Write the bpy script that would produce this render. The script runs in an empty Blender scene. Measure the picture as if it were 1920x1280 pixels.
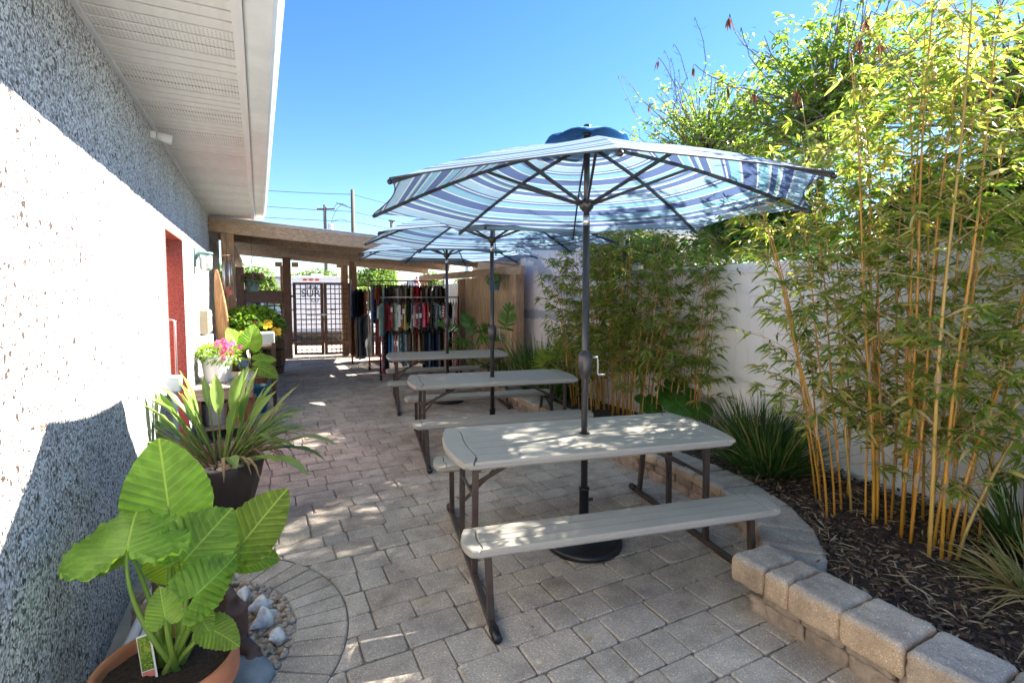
import bpy, bmesh, math, random
import numpy as np
from mathutils import Vector, Matrix, Euler
random.seed(7); rng = np.random.default_rng(11)
PI = math.pi
SC = bpy.context.scene
C = SC.collection
# ------------------------------------------------------------------ camera
cam = bpy.data.cameras.new('camera'); camo = bpy.data.objects.new('camera', cam); C.objects.link(camo)
cam.sensor_width = 36; cam.lens = 939.3/1920*36; cam.shift_y = -30.9/1920; cam.clip_start = .05; cam.clip_end = 2000
camo.location = (0, 0, 1.643); camo.rotation_euler = (PI/2-.0604, 0, -.467)
SC.camera = camo
# ------------------------------------------------------------------ sky and sun
SUN = Vector((.78, .026, .626)).normalized()
EL = math.asin(SUN.z); AZ = math.atan2(SUN.x, SUN.y)
W = bpy.data.worlds.new('World'); SC.world = W; W.use_nodes = True
wn = W.node_tree.nodes; wl = W.node_tree.links
bg = wn['Background']; sky = wn.new('ShaderNodeTexSky'); sky.sky_type = 'NISHITA'; sky.sun_disc = False
sky.sun_elevation = EL; sky.sun_rotation = AZ; sky.air_density = 1.0; sky.dust_density = .1; sky.ozone_density = 3.0; sky.altitude = 0
hs_ = wn.new('ShaderNodeHueSaturation'); hs_.inputs['Saturation'].default_value = 1.25; hs_.inputs['Hue'].default_value = .506; wl.new(sky.outputs[0], hs_.inputs['Color']); wl.new(hs_.outputs[0], bg.inputs[0]); bg.inputs[1].default_value = .05
sl = bpy.data.lights.new('sun', 'SUN'); sl.energy = 4.7; sl.angle = math.radians(.53); sl.color = (1, .94, .85)
so = bpy.data.objects.new('sun', sl); C.objects.link(so); so.rotation_euler = (-SUN).to_track_quat('-Z', 'Y').to_euler()
SC.view_settings.view_transform = 'Standard'; SC.view_settings.look = 'None'; SC.view_settings.gamma = 1
SC.view_settings.exposure = 2.62
SC.render.engine = 'CYCLES'
SC.cycles.max_bounces = 7; SC.cycles.diffuse_bounces = 5; SC.cycles.transparent_max_bounces = 8
# ------------------------------------------------------------------ object helpers
def org(o):
    v = Vector((0, 0, 0))
    while o is not None: v += o.location; o = o.parent
    return v
def tag(o, label=None, cat=None, group=None, kind=None):
    if label: o['label'] = label
    if cat: o['category'] = cat
    if group: o['group'] = group
    if kind: o['kind'] = kind
    return o
def thing(name, label, cat, loc=(0, 0, 0), group=None, rz=0):
    o = bpy.data.objects.new(name, None); C.objects.link(o); o.location = loc; o.rotation_euler = (0, 0, rz); o.empty_display_size = .1
    return tag(o, label, cat, group)
def copy_tree(o, parent=None):
    c = o.copy(); C.objects.link(c); c.parent = parent
    for ch in list(o.children): copy_tree(ch, c)
    return c
def frame(d, up=(0, 0, 1)):
    d = Vector(d).normalized(); u = Vector(up)
    if abs(d.dot(u)) > .98: u = Vector((1, 0, 0))
    r = d.cross(u).normalized(); u = r.cross(d).normalized(); return d, r, u
class MB:
    def __init__(s): s.v = []; s.f = []; s.uv = {}; s.mi = {}
    def add(s, vs, fs, mi=0, uvs=None):
        b = len(s.v); s.v += [tuple(p) for p in vs]
        for k, f in enumerate(fs):
            if mi: s.mi[len(s.f)] = mi
            if uvs: s.uv[len(s.f)] = [uvs[i] for i in f]
            s.f.append(tuple(b+i for i in f))
        return s
    def box(s, c, d, rz=0, c2=None, mi=0, R=None):
        hx, hy, hz = d[0]/2, d[1]/2, d[2]/2; ca, sa = math.cos(rz), math.sin(rz); vs = []
        for z in (-hz, hz):
            for x, y in ((-hx, -hy), (hx, -hy), (hx, hy), (-hx, hy)):
                if R is not None:
                    p = R @ Vector((x, y, z)); vs.append((c[0]+p.x, c[1]+p.y, c[2]+p.z))
                else: vs.append((c[0]+x*ca-y*sa, c[1]+x*sa+y*ca, c[2]+z))
        return s.add(vs, [(3, 2, 1, 0), (4, 5, 6, 7), (0, 1, 5, 4), (1, 2, 6, 5), (2, 3, 7, 6), (3, 0, 4, 7)], mi)
    def bar(s, a, b, w, h, up=(0, 0, 1), mi=0):       # rectangular bar from a to b
        a = Vector(a); b = Vector(b); d, r, u = frame(b-a, up); vs = []
        for p in (a, b):
            for i, j in ((-1, -1), (1, -1), (1, 1), (-1, 1)): vs.append(p+r*(i*w/2)+u*(j*h/2))
        return s.add(vs, [(0, 1, 2, 3), (7, 6, 5, 4), (4, 5, 1, 0), (5, 6, 2, 1), (6, 7, 3, 2), (7, 4, 0, 3)], mi)
    def tube(s, pts, r, n=8, cap=True, mi=0, sq=1.0):
        pts = [Vector(p) for p in pts]; m = len(pts)
        rs = r if isinstance(r, (list, tuple)) else [r]*m
        vs = []; rr = None
        for i, p in enumerate(pts):
            d = (pts[min(i+1, m-1)]-pts[max(i-1, 0)])
            if d.length < 1e-9: d = Vector((0, 0, 1))
            d.normalize()
            if rr is None: _, rr, _ = frame(d)
            rr = (rr-d*rr.dot(d)).normalized(); u = rr.cross(d)
            for k in range(n):
                a = 2*PI*k/n; vs.append(p+rr*(math.cos(a)*rs[i])+u*(math.sin(a)*rs[i]*sq))
        fs = [(i*n+k, i*n+(k+1) % n, (i+1)*n+(k+1) % n, (i+1)*n+k) for i in range(m-1) for k in range(n)]
        if cap: fs += [tuple(range(n-1, -1, -1)), tuple((m-1)*n+k for k in range(n))]
        return s.add(vs, fs, mi)
    def lathe(s, prof, n=24, c=(0, 0, 0), mi=0, rf=None, cap=False):
        vs = []; m = len(prof)
        for r, z in prof:
            for k in range(n):
                a = 2*PI*k/n; q = r*(rf(a, z) if rf else 1); vs.append((c[0]+q*math.cos(a), c[1]+q*math.sin(a), c[2]+z))
        fs = [(i*n+k, i*n+(k+1) % n, (i+1)*n+(k+1) % n, (i+1)*n+k) for i in range(m-1) for k in range(n)]
        if cap: fs += [tuple(range(n-1, -1, -1)), tuple((m-1)*n+k for k in range(n))]
        return s.add(vs, fs, mi)
    def prism(s, poly, z0, z1, ch=0, mi=0, ins=None):  # chamfered-top prism
        n = len(poly); cx = sum(p[0] for p in poly)/n; cy = sum(p[1] for p in poly)/n
        rings = [(z0, 0)] + ([(z1-ch, 0), (z1, ch)] if ch else [(z1, 0)]); vs = []
        for z, i in rings:
            for x, y in poly:
                dx, dy = cx-x, cy-y; L = math.hypot(dx, dy) or 1; vs.append((x+dx/L*i*1.3, y+dy/L*i*1.3, z))
        m = len(rings)
        fs = [(i*n+k, i*n+(k+1) % n, (i+1)*n+(k+1) % n, (i+1)*n+k) for i in range(m-1) for k in range(n)]
        fs += [tuple(range(n-1, -1, -1)), tuple((m-1)*n+k for k in range(n))]
        return s.add(vs, fs, mi)
    def ball(s, c, r, n=8, m=6, mi=0, jit=0):
        r = (r, r, r) if not isinstance(r, (tuple, list)) else r; vs = []; fs = []
        for i in range(1, m):
            t = PI*i/m
            for k in range(n):
                a = 2*PI*k/n; j = 1+random.uniform(-jit, jit)
                vs.append((c[0]+r[0]*j*math.sin(t)*math.cos(a), c[1]+r[1]*j*math.sin(t)*math.sin(a), c[2]+r[2]*j*math.cos(t)))
        T = len(vs); vs += [(c[0], c[1], c[2]+r[2]), (c[0], c[1], c[2]-r[2])]
        for i in range(m-2):
            for k in range(n): fs.append((i*n+k, (i+1)*n+k, (i+1)*n+(k+1) % n, i*n+(k+1) % n))
        for k in range(n): fs.append((T, k, (k+1) % n)); fs.append((T+1, (m-2)*n+(k+1) % n, (m-2)*n+k))
        return s.add(vs, fs, mi)
    def xform(s, M, i0=0):
        for i in range(i0, len(s.v)): s.v[i] = tuple(M @ Vector(s.v[i]))
        return s
    def build(s, name, m, parent=None, smooth=False, world=True, bevel=0, loc=None):
        me = bpy.data.meshes.new(name); o = Vector((0, 0, 0))
        if loc is not None: o = Vector(loc)
        elif parent is not None and world: o = org(parent)
        vs = [(p[0]-o.x, p[1]-o.y, p[2]-o.z) for p in s.v]
        me.from_pydata(vs, [], s.f)
        for q in (m if isinstance(m, (list, tuple)) else [m]): me.materials.append(q)
        for i, k in s.mi.items(): me.polygons[i].material_index = k
        if s.uv:
            ul = me.uv_layers.new(name='UVMap')
            for i, p in enumerate(me.polygons):
                if i in s.uv:
                    for li, t in zip(p.loop_indices, s.uv[i]): ul.data[li].uv = t
        if smooth: me.polygons.foreach_set('use_smooth', [True]*len(me.polygons))
        ob = bpy.data.objects.new(name, me); C.objects.link(ob)
        if loc is not None: ob.location = loc
        if parent is not None: ob.parent = parent
        if bevel:
            b = ob.modifiers.new('bevel', 'BEVEL'); b.width = bevel; b.segments = 2; b.limit_method = 'ANGLE'; b.angle_limit = .6
            if not smooth: me.polygons.foreach_set('use_smooth', [False]*len(me.polygons))
        me.update(); return ob
def fast_mesh(name, V, F, m, parent=None, kind=None, smooth=False):   # numpy verts, faces (all same arity lists)
    me = bpy.data.meshes.new(name); o = org(parent) if parent is not None else Vector((0, 0, 0))
    V = np.asarray(V, dtype=np.float32)-np.array(o, dtype=np.float32)
    tot = sum(len(f) for f in F); lv = np.concatenate([f.ravel() for f in F]); sizes = np.concatenate([np.full(len(f), f.shape[1]) for f in F])
    me.vertices.add(len(V)); me.vertices.foreach_set('co', V.ravel())
    me.loops.add(len(lv)); me.loops.foreach_set('vertex_index', lv.astype(np.int32))
    me.polygons.add(tot); st = np.concatenate([[0], np.cumsum(sizes)[:-1]])
    me.polygons.foreach_set('loop_start', st.astype(np.int32)); me.polygons.foreach_set('loop_total', sizes.astype(np.int32))
    me.update(calc_edges=True); me.validate()
    if smooth: me.polygons.foreach_set('use_smooth', [True]*len(me.polygons))
    for q in (m if isinstance(m, (list, tuple)) else [m]): me.materials.append(q)
    ob = bpy.data.objects.new(name, me); C.objects.link(ob)
    if parent is not None: ob.parent = parent
    if kind: ob['kind'] = kind
    return ob
def nrm(a): return a/np.maximum(np.linalg.norm(a, axis=-1, keepdims=True), 1e-9)
def blades(P, D, L, Wd, droop=.25, fold=.25, N=None):
    """P base, D direction (n,3), L length, Wd width -> verts (n*6,3), faces. six-vertex leaf blades"""
    P = np.asarray(P, float); D = nrm(np.asarray(D, float)); n = len(P)
    L = np.broadcast_to(np.asarray(L, float).reshape(-1, 1), (n, 1)); Wd = np.broadcast_to(np.asarray(Wd, float).reshape(-1, 1), (n, 1))
    if N is None: N = rng.normal(size=(n, 3))*.6+np.array([0, 0, 1.])
    S = nrm(np.cross(D, N)); U = np.cross(S, D); g = np.array([0, 0, -1.])
    def at(t): return P+D*L*t+g*(L*droop*t*t)
    V = np.stack([at(0), at(.32)+S*Wd*.5+U*Wd*fold, at(.32)-S*Wd*.5+U*Wd*fold, at(.68)+S*Wd*.38+U*Wd*fold*.7, at(.68)-S*Wd*.38+U*Wd*fold*.7, at(1.0)], 1)
    b = (np.arange(n)*6)[:, None]
    tri = np.concatenate([b+np.array([[0, 2, 1]]), b+np.array([[3, 4, 5]])]); quad = b+np.array([[1, 2, 4, 3]])
    return V.reshape(-1, 3), [tri, quad]
def strips(P, D, L, Wd, droop=.6, seg=5, taper=True):
    """long grass blades: (n) strips of seg segments bending down"""
    P = np.asarray(P, float); D = nrm(np.asarray(D, float)); n = len(P)
    L = np.asarray(L, float).reshape(-1, 1)*np.ones((n, 1)); Wd = np.asarray(Wd, float).reshape(-1, 1)*np.ones((n, 1)); dr = np.asarray(droop, float).reshape(-1, 1)*np.ones((n, 1))
    S = nrm(np.cross(D, np.array([0, 0, 1.])+rng.normal(size=(n, 3))*.5)); rows = []
    for i in range(seg+1):
        t = i/seg; c = P+D*L*t+np.array([0, 0, -1.])*(L*dr*t*t)+D*np.array([1, 1, 0])*(L*dr*.25*t*t)
        w = Wd*(1-.93*max(0, (t-.35)/.65)**1.5)*(.75+.25*min(1, t*4)); rows.append(c+S*w*.5); rows.append(c-S*w*.5)
    V = np.stack(rows, 1); k = 2*(seg+1); b = (np.arange(n)*k)[:, None]
    q = np.concatenate([b+np.array([[2*i, 2*i+1, 2*i+3, 2*i+2]]) for i in range(seg)])
    return V.reshape(-1, 3), [q]
def merge(parts):
    Vs = []; Fs = []; o = 0
    for V, F in parts:
        Vs.append(V); Fs += [f+o for f in F]; o += len(V)
    return np.concatenate(Vs), Fs
def tubes_np(segs, n=4):
    """segs: list of (pts list, radii list) -> verts/faces for many thin tubes"""
    mb = MB()
    for pts, r in segs: mb.tube(pts, r, n, cap=False)
    return mb
# ------------------------------------------------------------------ material helpers
def newmat(name):
    m = bpy.data.materials.new(name); m.use_nodes = True; nt = m.node_tree; return m, nt, nt.nodes['Principled BSDF']
def nd(nt, t, **kw):
    n = nt.nodes.new(t)
    for k, v in kw.items():
        if k.startswith('i_'):
            key = k[2:]; n.inputs[int(key) if key.isdigit() else key].default_value = v
        else: setattr(n, k, v)
    return n
def ramp(nt, stops, interp='LINEAR'):
    r = nt.nodes.new('ShaderNodeValToRGB'); e = r.color_ramp; e.interpolation = interp
    while len(e.elements) < len(stops): e.elements.new(.5)
    for el, (p, c) in zip(e.elements, stops): el.position = p; el.color = (*c, 1) if len(c) == 3 else c
    return r
def math_n(nt, op, a, b=None, clamp=False):
    n = nt.nodes.new('ShaderNodeMath'); n.operation = op; n.use_clamp = clamp
    for i, x in enumerate((a, b)):
        if x is None: continue
        if isinstance(x, (int, float)): n.inputs[i].default_value = x
        else: nt.links.new(x, n.inputs[i])
    return n.outputs[0]
def mixc(nt, fac, a, b, bt='MIX'):
    n = nt.nodes.new('ShaderNodeMix'); n.data_type = 'RGBA'; n.blend_type = bt
    for i, x in ((0, fac), (6, a), (7, b)):
        if isinstance(x, (int, float)): n.inputs[i].default_value = x
        elif isinstance(x, (tuple, list)): n.inputs[i].default_value = (*x[:3], 1)
        else: nt.links.new(x, n.inputs[i])
    return n.outputs[2]
def bump(nt, bs, h, strength=.3, dist=.01, prev=None):
    b = nt.nodes.new('ShaderNodeBump'); b.inputs['Strength'].default_value = strength; b.inputs['Distance'].default_value = dist
    nt.links.new(h, b.inputs['Height'])
    if prev is not None: nt.links.new(prev, b.inputs['Normal'])
    nt.links.new(b.outputs[0], bs.inputs['Normal']); return b.outputs[0]
def coords(nt, scale=(1, 1, 1), kind='Object'):
    t = nt.nodes.new('ShaderNodeTexCoord'); mp = nt.nodes.new('ShaderNodeMapping'); mp.inputs['Scale'].default_value = scale
    nt.links.new(t.outputs[kind], mp.inputs[0]); return mp.outputs[0]
def noise(nt, vec, scale, detail=4, rough=.55, dist=0):
    n = nt.nodes.new('ShaderNodeTexNoise'); n.inputs['Scale'].default_value = scale; n.inputs['Detail'].default_value = detail
    n.inputs['Roughness'].default_value = rough; n.inputs['Distortion'].default_value = dist; nt.links.new(vec, n.inputs['Vector']); return n.outputs
def sc3(c, k): return tuple(max(0, min(1, x*k)) for x in c)
def mat(name, col, rough=.6, var=.2, scale=6, bmp=.15, bscale=80, metal=0, spec=.5, dirt=0, dcol=(.1, .08, .06), stretch=(1, 1, 1), bdist=.003):
    m, nt, bs = newmat(name); v = coords(nt, stretch); n = noise(nt, v, scale, 5)
    r = ramp(nt, [(.3, sc3(col, 1-var)), (.7, sc3(col, 1+var))]); nt.links.new(n[0], r.inputs[0]); c = r.outputs[0]
    if dirt:
        n2 = noise(nt, v, scale*.6, 6, .7, .5); d = ramp(nt, [(.48, (0, 0, 0)), (.7, (dirt,)*3)]); nt.links.new(n2[0], d.inputs[0]); c = mixc(nt, d.outputs[0], c, dcol)
    nt.links.new(c, bs.inputs['Base Color']); bs.inputs['Roughness'].default_value = rough; bs.inputs['Metallic'].default_value = metal; bs.inputs['Specular IOR Level'].default_value = spec
    if bmp:
        b = noise(nt, v, bscale, 3); bump(nt, bs, b[0], bmp, bdist)
    return m
def leafmat(name, stops, rough=.42, trans=.4, tint=(1.0, 1.05, .5), spec=.45, objrand=False):
    m, nt, bs = newmat(name); g = nd(nt, 'ShaderNodeNewGeometry'); fac = g.outputs['Random Per Island']
    if objrand:
        oi = nd(nt, 'ShaderNodeObjectInfo'); fac = math_n(nt, 'FRACT', math_n(nt, 'ADD', fac, oi.outputs['Random']))
    r = ramp(nt, stops); nt.links.new(fac, r.inputs[0])
    nt.links.new(r.outputs[0], bs.inputs['Base Color']); bs.inputs['Roughness'].default_value = rough; bs.inputs['Specular IOR Level'].default_value = spec
    t = nd(nt, 'ShaderNodeBsdfTranslucent'); tc = mixc(nt, 1.0, r.outputs[0], tint, 'MULTIPLY'); tb = nd(nt, 'ShaderNodeHueSaturation', i_Value=2.2, i_Saturation=.98); nt.links.new(tc, tb.inputs['Color']); nt.links.new(tb.outputs[0], t.inputs[0])
    mx = nd(nt, 'ShaderNodeMixShader'); mx.inputs[0].default_value = trans
    nt.links.new(bs.outputs[0], mx.inputs[1]); nt.links.new(t.outputs[0], mx.inputs[2]); nt.links.new(mx.outputs[0], nt.nodes['Material Output'].inputs[0])
    return m
def woodmat(name, col, dark, axis=0, rough=.7, sc=1.0, knots=True):
    m, nt, bs = newmat(name); s = [14, 14, 14]; s[axis] = .8
    oi = nd(nt, 'ShaderNodeObjectInfo'); t = nd(nt, 'ShaderNodeTexCoord'); ad = nd(nt, 'ShaderNodeVectorMath', operation='ADD'); cb = nd(nt, 'ShaderNodeCombineXYZ')
    k = math_n(nt, 'MULTIPLY', oi.outputs['Random'], 37.0); nt.links.new(k, cb.inputs[0]); nt.links.new(k, cb.inputs[1]); nt.links.new(k, cb.inputs[2])
    nt.links.new(t.outputs['Object'], ad.inputs[0]); nt.links.new(cb.outputs[0], ad.inputs[1])
    mp = nd(nt, 'ShaderNodeMapping'); mp.inputs['Scale'].default_value = [x*sc for x in s]; nt.links.new(ad.outputs[0], mp.inputs[0])
    n = noise(nt, mp.outputs[0], 1.0, 3, .5, .8); w = math_n(nt, 'FRACT', math_n(nt, 'MULTIPLY', n[0], 9.0)); w2 = math_n(nt, 'ABSOLUTE', math_n(nt, 'SUBTRACT', w, .5))
    fine = noise(nt, mp.outputs[0], 6.0, 4, .6)
    r = ramp(nt, [(0, dark), (.18, sc3(col, .85)), (.5, col)]); nt.links.new(w2, r.inputs[0])
    r2 = ramp(nt, [(.3, (.62, .6, .58)), (.7, (1.15, 1.12, 1.1))]); nt.links.new(fine[0], r2.inputs[0]); c = mixc(nt, 1.0, r.outputs[0], r2.outputs[0], 'MULTIPLY')
    mp2 = nd(nt, 'ShaderNodeMapping'); nt.links.new(ad.outputs[0], mp2.inputs[0]); big = noise(nt, mp2.outputs[0], 2.2, 4)
    r3 = ramp(nt, [(.3, (.75, .75, .77)), (.7, (1.1, 1.08, 1.05))]); nt.links.new(big[0], r3.inputs[0]); c = mixc(nt, 1.0, c, r3.outputs[0], 'MULTIPLY')
    nt.links.new(c, bs.inputs['Base Color']); bs.inputs['Roughness'].default_value = rough; bs.inputs['Specular IOR Level'].default_value = .3
    bump(nt, bs, fine[0], .25, .003); return m
# ------------------------------------------------------------------ specific materials
def stucco_mat(name, tint=(1, 1, 1), dark=1.0):
    m, nt, bs = newmat(name); v = coords(nt); w = noise(nt, v, 30, 2); vd = nd(nt, 'ShaderNodeVectorMath', operation='MULTIPLY_ADD')
    nt.links.new(w[1], vd.inputs[0]); vd.inputs[1].default_value = (.022, .022, .022); nt.links.new(v, vd.inputs[2])
    mp = nd(nt, 'ShaderNodeMapping'); mp.inputs['Scale'].default_value = (1, 1, 1.0); nt.links.new(vd.outputs[0], mp.inputs[0])
    vo = nd(nt, 'ShaderNodeTexVoronoi', i_Scale=112.0); nt.links.new(mp.outputs[0], vo.inputs['Vector'])
    vo2 = nd(nt, 'ShaderNodeTexVoronoi', i_Scale=52.0); nt.links.new(mp.outputs[0], vo2.inputs['Vector'])
    sp = nd(nt, 'ShaderNodeSeparateColor'); nt.links.new(vo.outputs['Color'], sp.inputs[0])
    sp2 = nd(nt, 'ShaderNodeSeparateColor'); nt.links.new(vo2.outputs['Color'], sp2.inputs[0])
    a = ramp(nt, [(0, (.045, .033, .026)), (.04, (.12, .11, .10)), (.09, (.21, .21, .21)), (.24, (.37, .37, .37)), (.44, (.58, .58, .58)), (.67, (.88, .88, .88))], 'CONSTANT'); nt.links.new(sp.outputs[0], a.inputs[0])
    big = ramp(nt, [(0, (1, 1, 1)), (.055, (0, 0, 0))], 'CONSTANT'); nt.links.new(sp2.outputs[0], big.inputs[0])
    bcol = ramp(nt, [(0, (.08, .05, .04)), (.3, (.16, .12, .1)), (.5, (.8, .79, .78))], 'CONSTANT'); nt.links.new(sp2.outputs[1], bcol.inputs[0])
    c = mixc(nt, big.outputs[0], a.outputs[0], bcol.outputs[0])
    edge = ramp(nt, [(.0, (1, 1, 1)), (.55, (.9,)*3), (.85, (.78,)*3)]); nt.links.new(math_n(nt, 'MULTIPLY', vo.outputs['Distance'], 1.1), edge.inputs[0])
    c = mixc(nt, 1.0, c, edge.outputs[0], 'MULTIPLY')
    st = noise(nt, coords(nt, (1, 1, .5)), 1.6, 5, .6); sr = ramp(nt, [(.35, (.82, .80, .77)), (.6, (1, 1, 1))]); nt.links.new(st[0], sr.inputs[0]); c = mixc(nt, 1.0, c, sr.outputs[0], 'MULTIPLY')
    c = mixc(nt, 1.0, c, sc3(tint, dark), 'MULTIPLY')
    nt.links.new(c, bs.inputs['Base Color']); bs.inputs['Roughness'].default_value = .55; bs.inputs['Specular IOR Level'].default_value = .45
    h = math_n(nt, 'ADD', math_n(nt, 'MULTIPLY', sp.outputs[1], 1.0), math_n(nt, 'MULTIPLY', vo.outputs['Distance'], -.7))
    b1 = bump(nt, bs, h, .8, .008); nn = noise(nt, v, 9, 4); bump(nt, bs, nn[0], .35, .02, b1); return m
def paver_mat(name, cols, speck=.35):
    m, nt, bs = newmat(name); v = coords(nt); g = nd(nt, 'ShaderNodeNewGeometry'); oi = nd(nt, 'ShaderNodeObjectInfo')
    f = math_n(nt, 'FRACT', math_n(nt, 'ADD', g.outputs['Random Per Island'], oi.outputs['Random']))
    r = ramp(nt, cols); nt.links.new(f, r.inputs[0]); c = r.outputs[0]
    n1 = noise(nt, v, 5, 5, .65); r1 = ramp(nt, [(.3, (.66, .64, .64)), (.5, (.95, .95, .95)), (.72, (1.2, 1.19, 1.17))]); nt.links.new(n1[0], r1.inputs[0]); c = mixc(nt, 1, c, r1.outputs[0], 'MULTIPLY')
    vo = nd(nt, 'ShaderNodeTexVoronoi', i_Scale=260.0); nt.links.new(v, vo.inputs['Vector']); sp = nd(nt, 'ShaderNodeSeparateColor'); nt.links.new(vo.outputs['Color'], sp.inputs[0])
    r2 = ramp(nt, [(0, (.5,)*3), (.12, (.82,)*3), (.5, (1,)*3), (.88, (1.1,)*3), (.955, (2.0, 1.95, 1.85))], 'CONSTANT'); nt.links.new(sp.outputs[0], r2.inputs[0]); c = mixc(nt, speck*2, c, mixc(nt, 1, c, r2.outputs[0], 'MULTIPLY'))
    n3 = noise(nt, v, 1.1, 4, .6); r3 = ramp(nt, [(.35, (.78, .78, .79)), (.62, (1.06, 1.05, 1.04))]); nt.links.new(n3[0], r3.inputs[0]); c = mixc(nt, 1, c, r3.outputs[0], 'MULTIPLY')
    nt.links.new(c, bs.inputs['Base Color']); bs.inputs['Roughness'].default_value = .78; bs.inputs['Specular IOR Level'].default_value = .35
    nb = noise(nt, v, 140, 5, .7); b1 = bump(nt, bs, nb[0], .5, .004); bump(nt, bs, noise(nt, v, 18, 3)[0], .35, .008, b1); return m
M = {}
M['stucco'] = stucco_mat('shell_stucco')
M['stucco_red'] = mat('red_painted_stucco', (.40, .155, .125), .55, .28, 45, 1.0, 75, bdist=.02)
M['paver'] = paver_mat('paver', [(0, (.44, .375, .30)), (.25, (.53, .46, .375)), (.5, (.47, .42, .35)), (.75, (.53, .475, .395)), (1, (.41, .365, .305))])
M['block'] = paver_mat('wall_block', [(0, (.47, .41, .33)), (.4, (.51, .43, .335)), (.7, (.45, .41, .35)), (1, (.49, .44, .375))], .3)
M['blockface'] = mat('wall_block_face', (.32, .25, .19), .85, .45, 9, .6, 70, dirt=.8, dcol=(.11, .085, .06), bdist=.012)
M['sand'] = mat('joint_sand', (.22, .19, .165), .95, .3, 30, .4, 200, dirt=.4, dcol=(.07, .08, .04))
M['ground'] = mat('ground_dirt', (.47, .42, .35), .95, .25, 3, .4, 60)
M['asphalt'] = mat('asphalt', (.33, .32, .31), .9, .2, 4, .4, 200)
M['soffit'] = mat('soffit_vinyl', (.64, .62, .59), .5, .05, 3, .05, 40, dirt=.2, dcol=(.5, .46, .43), stretch=(6, 1, 1))
M['gutter'] = mat('gutter_aluminium', (.66, .66, .64), .4, .08, 4, .05, 30, dirt=.3, dcol=(.38, .36, .33))
M['white'] = mat('white_paint', (.78, .78, .77), .45, .05, 4, .05, 40)
M['vinyl'] = mat('white_vinyl', (.87, .85, .81), .38, .05, 1.2, .04, 30, dirt=.12, dcol=(.5, .48, .42))
M['rail'] = mat('brown_steel', (.062, .05, .044), .42, .25, 10, .08, 60, metal=.25, dirt=.45, dcol=(.15, .06, .03))
M['umbpole'] = mat('pole_enamel', (.062, .058, .06), .32, .12, 8, .04, 60, metal=.5)
M['silver'] = mat('bright_metal', (.6, .6, .62), .3, .1, 10, .05, 60, metal=.85)
M['black'] = mat('black_plastic', (.012, .012, .014), .38, .2, 8, .1, 60)
M['resin'] = mat('taupe_resin', (.37, .345, .29), .42, .07, 2.5, .22, 230, dirt=.5, dcol=(.27, .25, .215), bdist=.0015)
M['resin_dark'] = mat('taupe_resin_body', (.32, .295, .265), .5, .06, 4, .15, 200)
M['terra'] = mat('terracotta', (.46, .17, .085), .72, .18, 7, .2, 90, dirt=.3, dcol=(.33, .15, .09))
M['soil'] = mat('potting_soil', (.035, .02, .014), .95, .6, 60, .9, 130, bdist=.02)
M['brownpot'] = mat('brown_plastic_pot', (.045, .03, .025), .4, .1, 6, .05, 60)
M['mulch'] = mat('mulch_ground', (.05, .032, .023), .95, .6, 22, .9, 55, bdist=.03)
M['statue'] = mat('brown_clay', (.095, .05, .04), .62, .3, 9, .35, 70)
M['slate'] = mat('blue_grey_rock', (.20, .23, .25), .8, .3, 9, .5, 50)
M['wood'] = woodmat('weathered_beam', (.56, .41, .28), (.36, .23, .14), 0)
M['woody'] = woodmat('weathered_beam_lengthwise', (.54, .40, .28), (.36, .23, .15), 1)
M['woodz'] = woodmat('post_wood', (.52, .34, .21), (.34, .19, .11), 2)
M['darkwoodz'] = woodmat('stained_post', (.22, .125, .08), (.12, .06, .04), 2)
M['darkwood'] = woodmat('stained_rail', (.22, .125, .08), (.12, .06, .04), 0)
M['greyboard'] = woodmat('grey_board', (.40, .34, .29), (.24, .19, .16), 0)
M['ply'] = woodmat('plywood', (.60, .44, .28), (.50, .34, .20), 2, sc=.6)
M['roofplank'] = woodmat('roof_plank', (.50, .39, .29), (.34, .25, .18), 0)
M['tin'] = mat('roof_tin', (.5, .51, .52), .45, .1, 3, .05, 30, metal=.6)
M['pebble'] = None
def perf_mat():
    m, nt, bs = newmat('perforated_soffit'); t = nd(nt, 'ShaderNodeTexCoord'); s = nd(nt, 'ShaderNodeSeparateXYZ'); nt.links.new(t.outputs['Object'], s.inputs[0])
    fx = math_n(nt, 'SUBTRACT', math_n(nt, 'FRACT', math_n(nt, 'MULTIPLY', s.outputs[0], 58.0)), .5); fy = math_n(nt, 'SUBTRACT', math_n(nt, 'FRACT', math_n(nt, 'MULTIPLY', s.outputs[1], 58.0)), .5)
    d = math_n(nt, 'ADD', math_n(nt, 'MULTIPLY', fx, fx), math_n(nt, 'MULTIPLY', fy, fy)); h = math_n(nt, 'LESS_THAN', d, .035)
    n = noise(nt, coords(nt, (6, 1, 1)), 3, 5); r = ramp(nt, [(.3, (.60, .58, .55)), (.7, (.66, .64, .61))]); nt.links.new(n[0], r.inputs[0])
    c = mixc(nt, h, r.outputs[0], (.25, .24, .22)); nt.links.new(c, bs.inputs['Base Color']); bs.inputs['Roughness'].default_value = .5; return m
M['perf'] = perf_mat()
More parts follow.
